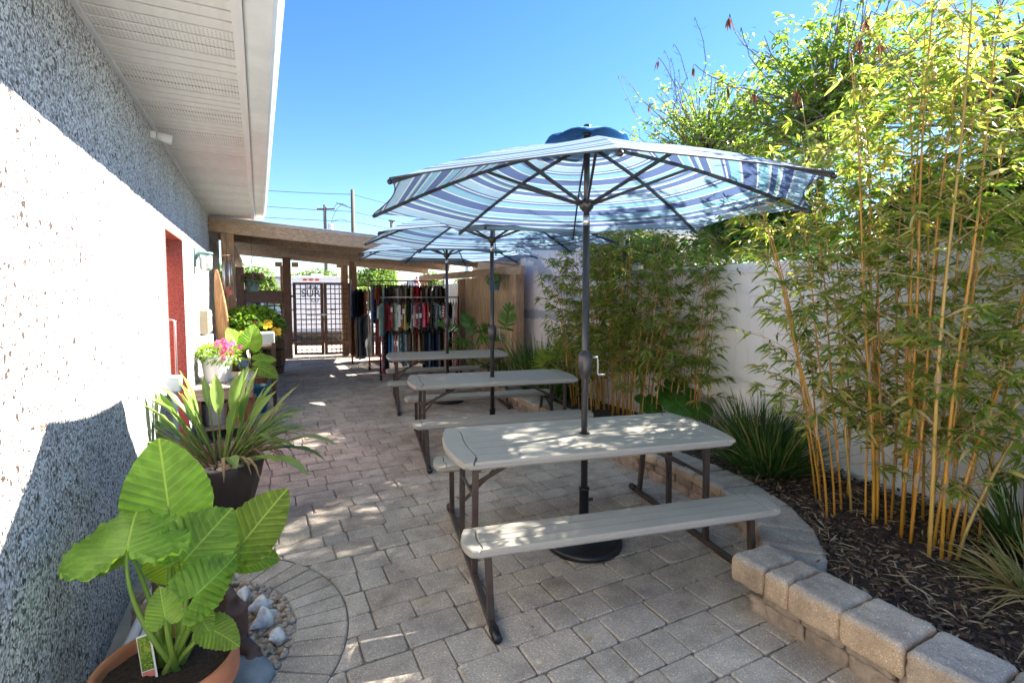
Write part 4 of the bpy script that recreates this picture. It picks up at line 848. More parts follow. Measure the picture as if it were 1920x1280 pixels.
def garment(p, d, kind, col, ln, lab, grp, swing=0, tagged=False):
    """p on rail, d along rail. garment hangs in the plane across the rail, turned by swing"""
    d = Vector(d); n_ = Vector((-d.y, d.x, 0)); w = (n_*math.cos(swing)+d*math.sin(swing)).normalized(); th = Vector((0, 0, 1)).cross(w); z0 = p.z-.075
    hw = dict(top=.21, dress=.19, pants=.12, tank=.15, coat=.23)[kind]; mb = MB(); rows = []
    prof = dict(top=[(0, .3), (.06, .85), (.14, 1.0), (.5, .85), (1, .9)], dress=[(0, .35), (.06, .75), (.3, .7), (.6, .95), (1, 1.25)], pants=[(0, 1), (.1, 1.0), (.5, .98), (1, .95)], tank=[(0, .45), (.05, .6), (.3, .85), (1, .95)], coat=[(0, .3), (.05, .85), (.12, 1), (.6, 1), (1, 1.05)])[kind]
    nr, nc = 9, 10
    for i in range(nr):
        t = i/(nr-1); f = np.interp(t, [q[0] for q in prof], [q[1] for q in prof]); tt = (.016+.02*t)*(1.25 if kind == 'coat' else 1)
        ring = []
        for k in range(nc*2):
            a = 2*PI*k/(nc*2); fold = 1+.35*t*math.sin(a*5+p.x*37+t*2)
            ring.append(Vector((p.x, p.y, z0-ln*t))+w*(hw*f*math.cos(a))+th*(tt*math.sin(a)*fold)+Vector((0, 0, -.03*abs(math.cos(a)) if i == 0 else .012*math.sin(a*4+p.x*11)*t)))
        rows += ring
    m_ = nc*2; mb.add(rows, [(i*m_+k, i*m_+(k+1) % m_, (i+1)*m_+(k+1) % m_, (i+1)*m_+k) for i in range(nr-1) for k in range(m_)]+[tuple(range(m_))])
    if kind in ('coat', 'top') and not tagged or kind == 'coat':
        for s in (-1, 1):
            sp = Vector((p.x, p.y, z0-.07))+w*(s*hw*.93); mb.tube([sp, sp+w*s*.035+Vector((0, 0, -.2)), sp+w*s*.04+Vector((0, 0, -.48 if kind == 'coat' else -.24))], [.045, .04, .034], 7, sq=.6)
    nm = dict(top='shirt', dress='dress', pants='trousers', tank='tank_top', coat='jacket')[kind]
    g = mb.build(nm, cm(col), None, smooth=True, loc=(p.x, p.y, z0-ln)); tag(g, lab, dict(top='shirt', dress='dress', pants='trousers', tank='top', coat='jacket')[kind], grp)
    hg = MB(); hg.tube([p+Vector((0, 0, .012))+w*.018, p+Vector((0, 0, .022)), p+Vector((0, 0, 0))-w*.02, p+Vector((0, 0, -.04)), Vector((p.x, p.y, z0+.015))], .003, 4)
    hg.tube([Vector((p.x, p.y, z0-.05))-w*.2, Vector((p.x, p.y, z0+.015)), Vector((p.x, p.y, z0-.05))+w*.2], .006, 5)
    hg.build('hanger', M['black'], g)
    if tagged:
        q = Vector((p.x, p.y, z0-random.uniform(.12, .3)))-w*hw*.8-th*.03; MB().box(q, (.05, .004, .09), rz=random.uniform(-.6, .6)).build('price_tag', tagm, g)
    return g
def railful(A, E_, z, items, grp, where, spread=(.04, .97), lk=1.0):
    A = Vector((*A, z)); E_ = Vector((*E_, z)); d = (E_-A).normalized(); n = len(items)
    for i, (kind, col, ln, tg) in enumerate(items):
        t = spread[0]+(spread[1]-spread[0])*i/(n-1); nm = dict(top='shirt', dress='dress', pants='trousers', tank='sleeveless top', coat='jacket')[kind]
        garment(A.lerp(E_, t), d, kind, col, lk*ln*random.uniform(.95, 1.05), f'{col} {nm}, {ORD[i]} from left on {where}', grp, random.uniform(.05, .45)*(1 if random.random() < .7 else -1), tg)
up = [('top', 'mint', .62, 0), ('top', 'maroon', .5, 1), ('tank', 'black', .45, 1), ('tank', 'coral', .48, 0), ('tank', 'mint', .5, 1), ('top', 'white', .45, 1), ('tank', 'rust', .55, 0), ('tank', 'orange print', .5, 1), ('tank', 'lemon', .5, 0), ('top', 'black', .4, 0), ('tank', 'sage', .5, 1), ('tank', 'cream', .45, 0), ('tank', 'pink', .46, 1), ('tank', 'black and white patterned', .5, 1), ('tank', 'pink', .48, 0), ('tank', 'red', .44, 0), ('tank', 'coral', .4, 1), ('top', 'charcoal', .5, 0), ('top', 'teal leaf print', .42, 0), ('top', 'grey', .48, 0), ('top', 'black', .5, 1), ('top', 'orange print', .42, 1), ('top', 'red and white striped', .42, 0), ('top', 'maroon', .4, 0), ('tank', 'black', .36, 0), ('top', 'white', .40, 0), ('top', 'blush', .46, 0)]
railful((2.09, 9.86), (3.60, 9.56), 1.57, up, 'tops on the upper rail of the black rack', 'upper rail of black rack', lk=1.05)
lo = [('pants', 'red floral', .82, 0), ('pants', 'black', .8, 0), ('pants', 'blue', .62, 0), ('pants', 'sky', .6, 0), ('pants', 'red floral', .62, 0), ('pants', 'white', .6, 0), ('pants', 'teal leaf print', .62, 0), ('pants', 'teal leaf print', .66, 0), ('pants', 'tan', .62, 0), ('pants', 'taupe', .66, 0), ('pants', 'tan', .64, 0), ('pants', 'brown', .6, 0), ('pants', 'blush', .6, 0), ('pants', 'olive', .66, 0), ('pants', 'black', .78, 0), ('pants', 'navy', .78, 0), ('pants', 'slate', .8, 0), ('pants', 'navy', .8, 0), ('pants', 'navy', .78, 0), ('pants', 'grey', .7, 0), ('pants', 'black', .78, 0), ('pants', 'blush', .76, 0), ('pants', 'black', .8, 0), ('pants', 'black', .8, 0), ('pants', 'blush', .8, 0), ('pants', 'red floral', .8, 0)]
railful((2.09, 9.86), (3.60, 9.56), .99, lo, 'trousers on the lower rail of the black rack', 'lower rail of black rack')
tl = [('dress', 'pale speckled', .85, 0), ('dress', 'blue floral', .5, 0), ('dress', 'red polka dot', .92, 0), ('top', 'rust', .6, 0), ('top', 'mint', .7, 0), ('coat', 'navy', .7, 0), ('coat', 'black', .75, 0), ('top', 'taupe', .72, 0), ('top', 'black and white patterned', .7, 0), ('top', 'grey', .72, 0), ('top', 'white', .7, 0), ('top', 'brown', .72, 0), ('top', 'olive', .7, 0), ('top', 'sage', .72, 0), ('top', 'black', .72, 0), ('top', 'cream', .7, 0), ('top', 'red', .74, 0), ('top', 'maroon', .72, 0), ('top', 'black', .72, 0), ('top', 'blush', .7, 0), ('top', 'charcoal', .74, 0), ('top', 'sage', .72, 0), ('top', 'black', .72, 0), ('top', 'grey', .72, 0), ('top', 'olive', .74, 0), ('top', 'slate', .74, 0), ('top', 'black', .74, 0)]
railful((2.16, 11.34), (3.80, 11.01), 1.93, tl, 'garments on the tall rack', 'tall rack', lk=1.75)
ll = [('coat', 'slate', .78, 0), ('coat', 'navy', .72, 0), ('coat', 'black', .72, 0), ('top', 'orange print', .62, 0), ('top', 'sky', .5, 0), ('coat', 'black', .7, 0)]
railful((1.98, 12.52), (3.3, 12.3), 1.86, ll, 'jackets on the far left rack', 'upper rail of far left rack', (.02, .38))
dl = [('coat', 'brown', 1.0, 0), ('coat', 'taupe', 1.05, 0), ('coat', 'slate', 1.05, 0), ('coat', 'charcoal', 1.0, 0)]
railful((1.98, 12.42), (3.3, 12.2), 1.25, dl, 'long jackets on the far left rack', 'lower rail of far left rack', (.0, .25))
# ------------------------------------------------------------------ leaf and plant builders
def veinleaf_mat(name, base, light, trans=.42, tint=(1.0, 1.1, .35), nv=9.0):
    m, nt, bs = newmat(name); uv = nd(nt, 'ShaderNodeUVMap'); s = nd(nt, 'ShaderNodeSeparateXYZ'); nt.links.new(uv.outputs[0], s.inputs[0])
    ax = math_n(nt, 'ABSOLUTE', s.outputs[0]); f = math_n(nt, 'SUBTRACT', s.outputs[1], math_n(nt, 'MULTIPLY', ax, .62)); fr = math_n(nt, 'ABSOLUTE', math_n(nt, 'SUBTRACT', math_n(nt, 'FRACT', math_n(nt, 'MULTIPLY', f, nv)), .5))
    lat = ramp(nt, [(.0, (1, 1, 1)), (.05, (.5,)*3), (.2, (0, 0, 0))]); nt.links.new(fr, lat.inputs[0]); mid = ramp(nt, [(.008, (1, 1, 1)), (.02, (0, 0, 0))]); nt.links.new(ax, mid.inputs[0])
    v = math_n(nt, 'MAXIMUM', math_n(nt, 'MULTIPLY', lat.outputs[0], .55), mid.outputs[0]); oi = nd(nt, 'ShaderNodeObjectInfo')
    n = noise(nt, coords(nt), 14, 4); r = ramp(nt, [(.3, sc3(base, .76)), (.7, sc3(base, 1.2))]); nt.links.new(n[0], r.inputs[0])
    hs = nd(nt, 'ShaderNodeHueSaturation'); nt.links.new(math_n(nt, 'ADD', .485, math_n(nt, 'MULTIPLY', oi.outputs['Random'], .03)), hs.inputs['Hue']); nt.links.new(math_n(nt, 'ADD', .8, math_n(nt, 'MULTIPLY', oi.outputs['Random'], .45)), hs.inputs['Value']); nt.links.new(r.outputs[0], hs.inputs['Color'])
    c = mixc(nt, math_n(nt, 'MULTIPLY', v, .8), hs.outputs[0], light); nt.links.new(c, bs.inputs['Base Color']); bs.inputs['Roughness'].default_value = .42; bs.inputs['Specular IOR Level'].default_value = .28
    bump(nt, bs, v, .6, .006)
    t = nd(nt, 'ShaderNodeBsdfTranslucent'); hv = nd(nt, 'ShaderNodeHueSaturation', i_Value=2.6); nt.links.new(mixc(nt, 1, c, tint, 'MULTIPLY'), hv.inputs['Color']); nt.links.new(hv.outputs[0], t.inputs[0])
    mx = nd(nt, 'ShaderNodeMixShader'); mx.inputs[0].default_value = trans; nt.links.new(bs.outputs[0], mx.inputs[1]); nt.links.new(t.outputs[0], mx.inputs[2]); nt.links.new(mx.outputs[0], nt.nodes['Material Output'].inputs[0]); return m
M['taro'] = veinleaf_mat('elephant_ear_leaf', (.17, .265, .045), (.42, .54, .14), .5, nv=7.5)
M['lig'] = veinleaf_mat('leopard_plant_leaf', (.045, .13, .02), (.18, .3, .07), .25, nv=5)
M['stalk'] = leafmat('green_stalk', [(0, (.14, .24, .04)), (1, (.22, .32, .07))], .4, .25, objrand=True)
HS_A = [0, .25, .6, 1.0, 1.4, 1.8, 2.2, 2.5, 2.75, 2.95, PI]; HS_R = [1.0, .86, .70, .61, .57, .57, .58, .53, .42, .26, .10]
def heart_leaf(L, rip=.02, cup=.12, droop=.15, ruf=.018, nv=9, wid=1.0, na=104, nr=10, curl=0):
    vs = [Vector((0, 0, 0))]; uv = [(0, 0)]; fs = []; sd = random.uniform(0, 9)
    for i in range(1, nr+1):
        s = i/nr
        for k in range(na):
            th = -PI+2*PI*(k+.5)/na; r = np.interp(abs(th), HS_A, HS_R)*s; x, y = math.sin(th)*r*wid, math.cos(th)*r; f = y-.62*abs(x)
            z = rip*math.cos(2*PI*f*nv)*min(1, abs(x)*5)*s*.5+cup*abs(x)*.9-droop*max(0, y)**2-.25*droop*max(0, -y)+ruf*s**4*math.sin(th*23+sd)+ruf*.8*s**3*math.sin(th*7+sd*2)+curl*x*x
            vs.append(Vector((x*L, y*L, z*L))); uv.append((x, y))
    for k in range(na-1): fs.append((0, 1+k, 2+k))
    for i in range(nr-1):
        for k in range(na-1): a = 1+i*na+k; fs.append((a, a+na, a+na+1, a+1))
    return vs, fs, uv
def place(vs, P, T, N):
    T = Vector(T).normalized(); N = Vector(N); N = (N-T*N.dot(T)).normalized(); X = T.cross(N); Mx = Matrix((X, T, N)).transposed(); P = Vector(P); return [P+Mx @ v for v in vs]
def bez(a, b, c, n=10): a, b, c = Vector(a), Vector(b), Vector(c); return [(a*(1-t)+b*t)*(1-t)+(b*(1-t)+c*t)*t for t in np.linspace(0, 1, n)]
def taro_leaf(root, base, P, T, N, L, r0=.011, r1=.005, bend=(0, 0, .05), **kw):
    kw.setdefault('nv', 7.5); kw.setdefault('rip', .06); vs, fs, uv = heart_leaf(L, **kw); lf = MB().add(place(vs, P, T, N), fs, uvs=uv).build('leaf', M['taro'], root, smooth=True)
    b = Vector(base); P = Vector(P); mid = b.lerp(P, .5)+Vector(bend); P = P-Vector(N).normalized()*.006; MB().tube(bez(b, mid, P, 12), list(np.linspace(r0, r1, 12)), 9).build('stalk', M['stalk'], lf, smooth=True); return lf
# ------------------------------------------------------------------ terracotta pot with elephant ear
pc = (-.315, 1.99, 0)
t = thing('terracotta_pot', 'round terracotta pot of dark soil by the stucco wall', 'plant pot', pc)
MB().lathe([(.15, 0), (.185, .27), (.188, .30), (.212, .305), (.218, .32), (.218, .395), (.212, .403), (.200, .403), (.195, .385), (.19, .33), (.185, .30)], 48, pc).build('pot', M['terra'], t, smooth=True)
sm = MB(); sv = [(pc[0], pc[1], .372)]; n = 30
for i in range(1, 8):
    for k in range(n): a = 2*PI*k/n; r = .193*i/7; sv.append((pc[0]+r*math.cos(a), pc[1]+r*math.sin(a), .372-.012*(i/7)**2+random.uniform(-.005, .005)))
sm.add(sv, [(0, 1+k, 1+(k+1) % n) for k in range(n)]+[(1+i*n+k, 1+(i+1)*n+k, 1+(i+1)*n+(k+1) % n, 1+i*n+(k+1) % n) for i in range(6) for k in range(n)]).build('soil', M['soil'], t, smooth=True)
E1 = thing('elephant_ear_plant', 'elephant ear plant with huge ribbed green leaves in the terracotta pot', 'plant', (-.30, 1.99, .37))
b0 = Vector((-.30, 1.99, .37)); jb = lambda: b0+Vector((random.uniform(-.025, .025), random.uniform(-.02, .02), -.01))
CAMP = Vector((0, 0, 1.643))
def tocam(p): return (CAMP-Vector(p)).normalized()
taro_leaf(E1, jb(), (-.335, 2.28, .835), (-.12, .30, .95), (.20, -.80, .42), .265, bend=(0, .05, .0), droop=.05, cup=.10, rip=.075)
taro_leaf(E1, jb(), (-.402, 1.97, .835), (-.08, .97, .20), (.0, -.2, .97), .25, bend=(-.09, -.02, .06), droop=.1, cup=-.16, ruf=.035, rip=.085, wid=1.2)
taro_leaf(E1, jb(), (-.232, 2.0, .755), (.52, .62, .36), (.30, -.62, .72), .215, bend=(.0, .0, .04), droop=.15, cup=.18, ruf=.035, rip=.075)
taro_leaf(E1, jb(), (-.062, 2.2, .69), (.66, .42, .62), (-.05, -.80, .60), .225, bend=(.03, .05, .08), droop=.12, cup=.12, ruf=.025, rip=.075, wid=.85)
taro_leaf(E1, jb(), (-.195, 1.86, .685), (.62, .60, .25), (.70, -.45, .55), .18, bend=(.05, -.03, .05), droop=.25, cup=-.6, ruf=.03, rip=.075, wid=.85)
taro_leaf(E1, jb(), (-.285, 1.80, .665), (-.15, .25, .9), (.1, -.95, .3), .085, bend=(.0, -.05, .03), cup=.25, droop=.1)
taro_leaf(E1, jb(), (-.168, 1.88, .53), (.68, -.40, -.35), (.15, -.45, .9), .105, bend=(.0, -.02, .05), cup=.1, droop=.2)
taro_leaf(E1, jb(), (-.205, 1.90, .575), (.35, -.35, -.5), (.15, -.75, .6), .07, bend=(.01, 0, .05), cup=.1)
taro_leaf(E1, jb(), (-.325, 2.20, .66), (-.1, .2, -.75), (.1, -.9, .25), .15, bend=(0, .08, .10), droop=.2)
taro_leaf(E1, jb(), (-.075, 2.22, .60), (.85, .1, -.2), (.1, -.55, .8), .14, bend=(.06, .08, .12), droop=.3)
taro_leaf(E1, jb(), (-.45, 2.20, .735), (-.6, .25, -.35), (.1, -.5, .85), .16, bend=(-.03, .08, .1), droop=.35, cup=.2)
taro_leaf(E1, jb(), (-.150, 2.1, .70), (.35, .3, -.6), (.3, -.8, .5), .11, bend=(.03, .05, .12), droop=.3)
for dx, hh in ((-.03, .27), (.02, .34)):       # furled new leaves
    MB().tube([b0+Vector((dx, .02, 0)), b0+Vector((dx*1.4, .05, hh*.5)), b0+Vector((dx*1.2, .06, hh))], [.012, .014, .002], 8).build('furled_leaf', M['stalk'], E1, smooth=True)
t = thing('plant_tag', 'white plant care tag with a small leaf picture stuck in the pot soil', 'plant tag', (-.38, 2.02, .37))
tm = MB(); TQ = Matrix.Translation((-.365, 1.985, .40)) @ Euler((-.25, -.35, -.5)).to_matrix().to_4x4()
def card(x0, x1, z0, z1, y, m, nm):
    q = [TQ @ Vector(v) for v in ((x0, y, z0), (x1, y, z0), (x1, y, z1), (x0, y, z1))]; MB().add(q+[p+Vector((0, .0015, 0)) for p in q], [(0, 1, 2, 3), (7, 6, 5, 4), (0, 4, 5, 1), (1, 5, 6, 2), (2, 6, 7, 3), (3, 7, 4, 0)]).build(nm, m, t)
card(-.028, .028, -.04, .10, 0, M['white'], 'card')
M['tagpic'] = cloth_mat('tag_picture', 'blotch', (.10, .2, .03), (.3, .36, .06), (.05, .1, .02), 60)
card(-.022, .022, -.01, .094, -.003, M['tagpic'], 'picture'); card(-.022, .022, -.032, -.014, -.003, M['coral'], 'colour_band')
# ------------------------------------------------------------------ clay figure, slate, shells, rocks
def fused(name, chains, balls, m, label, cat, vox=.012, parent=None):
    mb = MB()
    for pts, r in chains: mb.tube(pts, r, 10)
    for c, r in balls: mb.ball(c, r, 12, 8)
    o = mb.build(name, m, parent, smooth=True); rm = o.modifiers.new('r', 'REMESH'); rm.mode = 'VOXEL'; rm.voxel_size = vox; rm.use_smooth_shade = True
    s = o.modifiers.new('s', 'SMOOTH'); s.factor = .5; s.iterations = 3
    if label: tag(o, label, cat)
    return o
fx, fy = -.22, 2.55
fused('clay_figure', [([(fx-.12, fy+.12, .10), (fx-.12, fy+.14, .25), (fx-.11, fy+.12, .40), (fx-.11, fy+.10, .46)], [.11, .10, .095, .04]),
    ([(fx-.07, fy+.10, .10), (fx+.03, fy-.02, .22), (fx+.09, fy-.06, .245)], [.075, .062, .05]), ([(fx+.09, fy-.06, .245), (fx+.10, fy-.05, .14), (fx+.10, fy-.04, .085)], [.05, .04, .033]),
    ([(fx+.085, fy-.03, .085), (fx+.12, fy-.09, .075), (fx+.165, fy-.155, .066)], [.038, .036, .03]),
    ([(fx-.17, fy+.05, .10), (fx-.10, fy-.10, .22), (fx-.06, fy-.14, .22), (fx-.05, fy-.12, .07), (fx-.02, fy-.2, .065)], [.07, .06, .05, .035, .03]),
    ([(fx-.03, fy+.10, .40), (fx+.04, fy+.02, .30), (fx+.08, fy-.06, .27)], [.04, .033, .03]), ([(fx-.2, fy+.10, .40), (fx-.2, fy+.0, .28), (fx-.12, fy-.1, .26)], [.04, .033, .03])]
    + [([(fx+.150+.011*k, fy-.150+.007*k, .066), (fx+.170+.010*k, fy-.185+.008*k, .061)], [.011, .008]) for k in range(-2, 3)],
    [((fx-.11, fy+.085, .54), (.075, .085, .1))], M['statue'], 'brown clay figure squatting among the pebbles behind the elephant ear', 'sculpture', .009)
for (p, s, rz, m, lab) in (((-.09, 2.37, .02), (.14, .085, .05), -.9, M['slate'], 'flat blue-grey rock under the clay foot'), ((-.30, 2.85, .03), (.10, .07, .07), .3, M['slate'], 'grey rock among the pebbles behind the clay figure'), ((-.50, 2.95, .05), (.11, .09, .08), .8, M['pebble'], 'large tan river stone against the wall')):
    mb = MB(); mb.ball((0, 0, 0), s, 12, 8, jit=.07); mb.xform(Matrix.Translation(p) @ Matrix.Rotation(rz, 4, 'Z')); o = mb.build('rock', m, smooth=True, loc=(p[0], p[1], 0)); tag(o, lab, 'rock')
def shell_mat():
    m, nt, bs = newmat('weathered_conch'); v = coords(nt); n = noise(nt, v, 16, 4, .6, 1.0); r = ramp(nt, [(.3, (.42, .36, .35)), (.45, (.68, .65, .62)), (.6, (.78, .76, .72)), (.75, (.62, .47, .41))]); nt.links.new(n[0], r.inputs[0]); nt.links.new(r.outputs[0], bs.inputs['Base Color']); bs.inputs['Roughness'].default_value = .5; bump(nt, bs, noise(nt, v, 60, 3)[0], .3, .004); return m
M['shell'] = shell_mat()
def conch(p, L, rz, tilt, lab, roll=0):
    mb = MB(); vs = []; n = 20; prof = [(-.55, .02), (-.45, .06), (-.25, .16), (-.02, .30), (.1, .34), (.16, .24), (.22, .20), (.27, .14), (.32, .12), (.37, .07), (.42, .05), (.46, .01)]
    for i, (x, r) in enumerate(prof):
        for k in range(n):
            a = 2*PI*k/n; kn = 1+(.28*max(0, math.cos(4*a+.5))**3 if i in (3, 4) else .12*max(0, math.cos(5*a)) if i in (6, 8) else 0); fl_ = 1+.45*max(0, math.cos(a-1.2))**2*max(0, 1-abs(x+.12)*2.6)
            vs.append((x*L, r*L*kn*fl_*math.cos(a)*1.0, r*L*kn*math.sin(a)*.85))
    m = len(prof); mb.add(vs, [(i*n+k, i*n+(k+1) % n, (i+1)*n+(k+1) % n, (i+1)*n+k) for i in range(m-1) for k in range(n)]+[tuple(range(n-1, -1, -1)), tuple((m-1)*n+k for k in range(n))])
    mb.xform(Matrix.Translation(p) @ Euler((roll, tilt, rz)).to_matrix().to_4x4()); o = mb.build('conch_shell', M['shell'], smooth=True, loc=(p[0], p[1], p[2]-L*.25)); tag(o, lab, 'shell', 'conch shells')
conch((-.035, 2.80, .05), .14, .35, .1, 'white knobbly conch shell on the pebbles next to the radial pavers', .5); conch((-.02, 2.68, .045), .15, .6, -.1, 'blue-grey long conch shell on the pebbles beside the clay knee', 1.2); conch((.03, 2.53, .035), .11, .9, .35, 'small pinkish upturned conch shell on the pebbles nearest the paving', .2); conch((-.12, 2.93, .05), .12, 1.8, .1, 'brownish conch shell half hidden behind the elephant ear leaves', 2.0)
# ------------------------------------------------------------------ brown pot with strappy leaves
bp = (-.27, 4.12, 0)
t = thing('fluted_pot', 'dark brown fluted plastic pot between the doorway and the paving', 'plant pot', bp)
MB().lathe([(.15, 0), (.20, .16), (.25, .34), (.275, .44), (.268, .452), (.255, .45), (.245, .40)], 80, bp, rf=lambda a, z: 1+.035*abs(math.sin(7*a))*(1 if z < .43 else .5)).build('pot', M['brownpot'], t, smooth=True)
MB().lathe([(.25, .405), (0, .42)], 30, bp).build('soil', M['soil'], t)
mb = MB()
for i in range(90):
    a = random.uniform(0, 6.3); r = .235*math.sqrt(random.random()); s = random.uniform(.016, .032); mb.ball((bp[0]+r*math.cos(a), bp[1]+r*math.sin(a), .42+s*.4), (s*1.2, s, s*.7), 8, 5, jit=.06)
o = mb.build('pebble', M['pebble'], t, smooth=True); o['kind'] = 'stuff'
SP = thing('strap_leaf_plant', 'strap leaved ginger-like plant arching out of the brown fluted pot', 'plant', (bp[0], bp[1], .42))
def strap_mat():
    m, nt, bs = newmat('strap_leaf'); uv = nd(nt, 'ShaderNodeUVMap'); s = nd(nt, 'ShaderNodeSeparateXYZ'); nt.links.new(uv.outputs[0], s.inputs[0]); oi = nd(nt, 'ShaderNodeObjectInfo')
    r = ramp(nt, [(0, (.11, .19, .04)), (.4, (.17, .26, .06)), (.8, (.23, .31, .08)), (1, (.32, .34, .10))]); nt.links.new(oi.outputs['Random'], r.inputs[0]); tip = ramp(nt, [(.93, (0, 0, 0)), (1, (1, 1, 1))]); nt.links.new(s.outputs[1], tip.inputs[0])
    c = mixc(nt, math_n(nt, 'MULTIPLY', tip.outputs[0], .7), r.outputs[0], (.3, .2, .08)); fr = math_n(nt, 'ABSOLUTE', math_n(nt, 'SUBTRACT', s.outputs[0], .5)); mid = ramp(nt, [(.02, (1, 1, 1)), (.07, (0, 0, 0))]); nt.links.new(fr, mid.inputs[0]); c = mixc(nt, math_n(nt, 'MULTIPLY', mid.outputs[0], .5), c, (.34, .4, .14))
    nt.links.new(c, bs.inputs['Base Color']); bs.inputs['Roughness'].default_value = .38
    t_ = nd(nt, 'ShaderNodeBsdfTranslucent'); hv = nd(nt, 'ShaderNodeHueSaturation', i_Value=2.2); nt.links.new(c, hv.inputs['Color']); nt.links.new(hv.outputs[0], t_.inputs[0]); mx = nd(nt, 'ShaderNodeMixShader'); mx.inputs[0].default_value = .32
    nt.links.new(bs.outputs[0], mx.inputs[1]); nt.links.new(t_.outputs[0], mx.inputs[2]); nt.links.new(mx.outputs[0], nt.nodes['Material Output'].inputs[0]); return m
M['strap'] = strap_mat()
def strap_leaf(root, base, az, el, Ls, Lb, wd, droop, name='leaf', m=None):
    b = Vector(base); d = Vector((math.cos(az)*math.cos(el), math.sin(az)*math.cos(el), math.sin(el))); tot = Ls+Lb; n = 16; pts = []; 
    p = b.copy(); dd = d.copy()
    for i in range(n+1):
        pts.append(p.copy()); p = p+dd*(tot/n); dd = (dd+Vector((0, 0, -droop/n*(i/n)*2))).normalized()
    ns = int(n*Ls/tot); mb = MB(); mb.tube(pts[:ns+2], list(np.linspace(.009, .0045, ns+2)), 6)
    bl = pts[ns:]; vs = []; uv = []; m_ = len(bl)
    for i, q in enumerate(bl):
        t = i/(m_-1); w = wd*(math.sin(PI*min(1, t*.93+.045))**.7)*(1 if t < .55 else 1-.5*((t-.55)/.45)**1.5); tg = (bl[min(i+1, m_-1)]-bl[max(i-1, 0)]).normalized(); sd = tg.cross(Vector((0, 0, 1))); sd = sd.normalized() if sd.length > .05 else Vector((-math.sin(az), math.cos(az), 0)); u = sd.cross(tg)
        for x in (-1, -.5, 0, .5, 1): vs.append(q+sd*(w*.5*x*.93)+u*(w*.16*abs(x)+.004*math.sin(t*25+x*3)*abs(x))); uv.append((x*.5+.5, t))
    mb.add(vs, [(i*5+k, i*5+k+1, i*5+k+6, i*5+k+5) for i in range(m_-1) for k in range(4)], uvs=uv); return mb.build(name, m or M['strap'], root, smooth=True)
for i in range(66):
    a = random.uniform(0, 2*PI)
    if i % 2 == 0: a = random.uniform(-1.0, .8)
    elif i % 4 == 1: a = random.uniform(2.4, 3.7)
    el = random.choice((.35, .5, .65, .8, .95, 1.1, 1.25, 1.35)); r = .11*random.random()
    strap_leaf(SP, (bp[0]+r*math.cos(a), bp[1]+r*math.sin(a), .42), a, el, random.uniform(.26, .46), random.uniform(.23, .34), random.uniform(.065, .095), random.uniform(.35, 1.05)*(1.25-el*.5)*1.5)
M['deadleaf'] = leafmat('withered_leaf', [(0, (.17, .10, .06)), (.5, (.26, .17, .1)), (1, (.36, .26, .16))], .8, .2, (1, .85, .6), objrand=True)
for i in range(16):
    a = random.uniform(-.9, .8) if i < 9 else random.uniform(-2.4, -.5); strap_leaf(SP, (bp[0]+.12*math.cos(a), bp[1]+.12*math.sin(a), .43), a, random.uniform(.5, .9), .12, random.uniform(.22, .42), .022, random.uniform(2.6, 3.8), 'withered_leaf', M['deadleaf'])
n = 26
for i in range(n):
    a = random.uniform(0, 6.3); r = random.uniform(.03, .12); b_ = Vector((bp[0]+r*math.cos(a), bp[1]+r*math.sin(a), .41))
    if i < 20: MB().tube([b_, b_+Vector((math.cos(a)*.05, math.sin(a)*.05, .12)), b_+Vector((math.cos(a)*.1, math.sin(a)*.1, random.uniform(.15, .26)))], [.008, .006, .003], 5).build('dry_stub', M['deadleaf'], SP)
# ledge boards beside the doorway
M['ledge'] = woodmat('step_board', (.36, .24, .17), (.22, .14, .1), 1)
for (c, d, lab) in (((-.50, 4.72, .33), (.30, .42, .05), 'worn wooden ledge board beside the fluted pot'), ((-.38, 4.05, .30), (.42, .10, .04), 'short wooden board end behind the fluted pot')):
    o = MB().box((0, 0, 0), d).build('ledge_board', M['ledge'], loc=(0, 0, 0), bevel=.006); o.location = c; tag(o, lab, 'board')
for (c, s, lab) in (((-.52, 4.72, .15), (.2, .34, .30), 'concrete block under the ledge board by the doorway'), ((-.47, 4.05, .14), (.20, .14, .275), 'concrete block under the short board behind the fluted pot')):
    o = MB().box((0, 0, 0), s).build('concrete_block', M['block'], loc=(0, 0, 0), bevel=.008); o.location = c; tag(o, lab, 'block')
# ------------------------------------------------------------------ plank table with white pot
PT = thing('plank_table', 'low weathered plank table against the wall beyond the doorway', 'table', (-.37, 6.85, 0))
for i in range(4): MB().box((-.59+i*.146, 6.88, .615), (.142, 1.24, .03)).build('top_plank', M['greyboard'], PT, bevel=.004)
MB().box((-.37, 6.29, .55), (.56, .03, .11)).build('apron', M['greyboard'], PT, bevel=.004)
for s in (-.64, -.10): MB().box((s, 6.9, .55), (.03, 1.16, .10)).build('apron', M['greyboard'], PT, bevel=.004)
for x, y in ((-.615, 6.34), (-.125, 6.34), (-.615, 7.42), (-.125, 7.42)): MB().box((x, y, .3), (.05, .05, .598)).build('leg', M['darkwoodz'], PT, bevel=.004)
MB().box((-.37, 6.85, .17), (.5, 1.1, .02)).build('lower_shelf', M['greyboard'], PT)
wp = (-.46, 6.78, .631); t = thing('white_planter', 'smooth white tapered planter of pink flowers on the plank table', 'planter', wp)
M['gloss'] = mat('white_glaze', (.75, .75, .73), .3, .03, 4, .02, 40)
MB().lathe([(.13, 0), (.17, .30), (.165, .305), (.155, .30), (.15, .26), (0, .265)], 36, wp).build('pot', M['gloss'], t, smooth=True)
V, F = merge([puff((wp[0], wp[1], wp[2]+.33), (.24, .24, .10), 700, .06, .022, up=.6), puff((wp[0]+.05, wp[1]-.12, wp[2]+.27), (.2, .1, .06), 120, .05, .02, up=-.4)]); fast_mesh('foliage', V, F, M['bedleaf'], t)
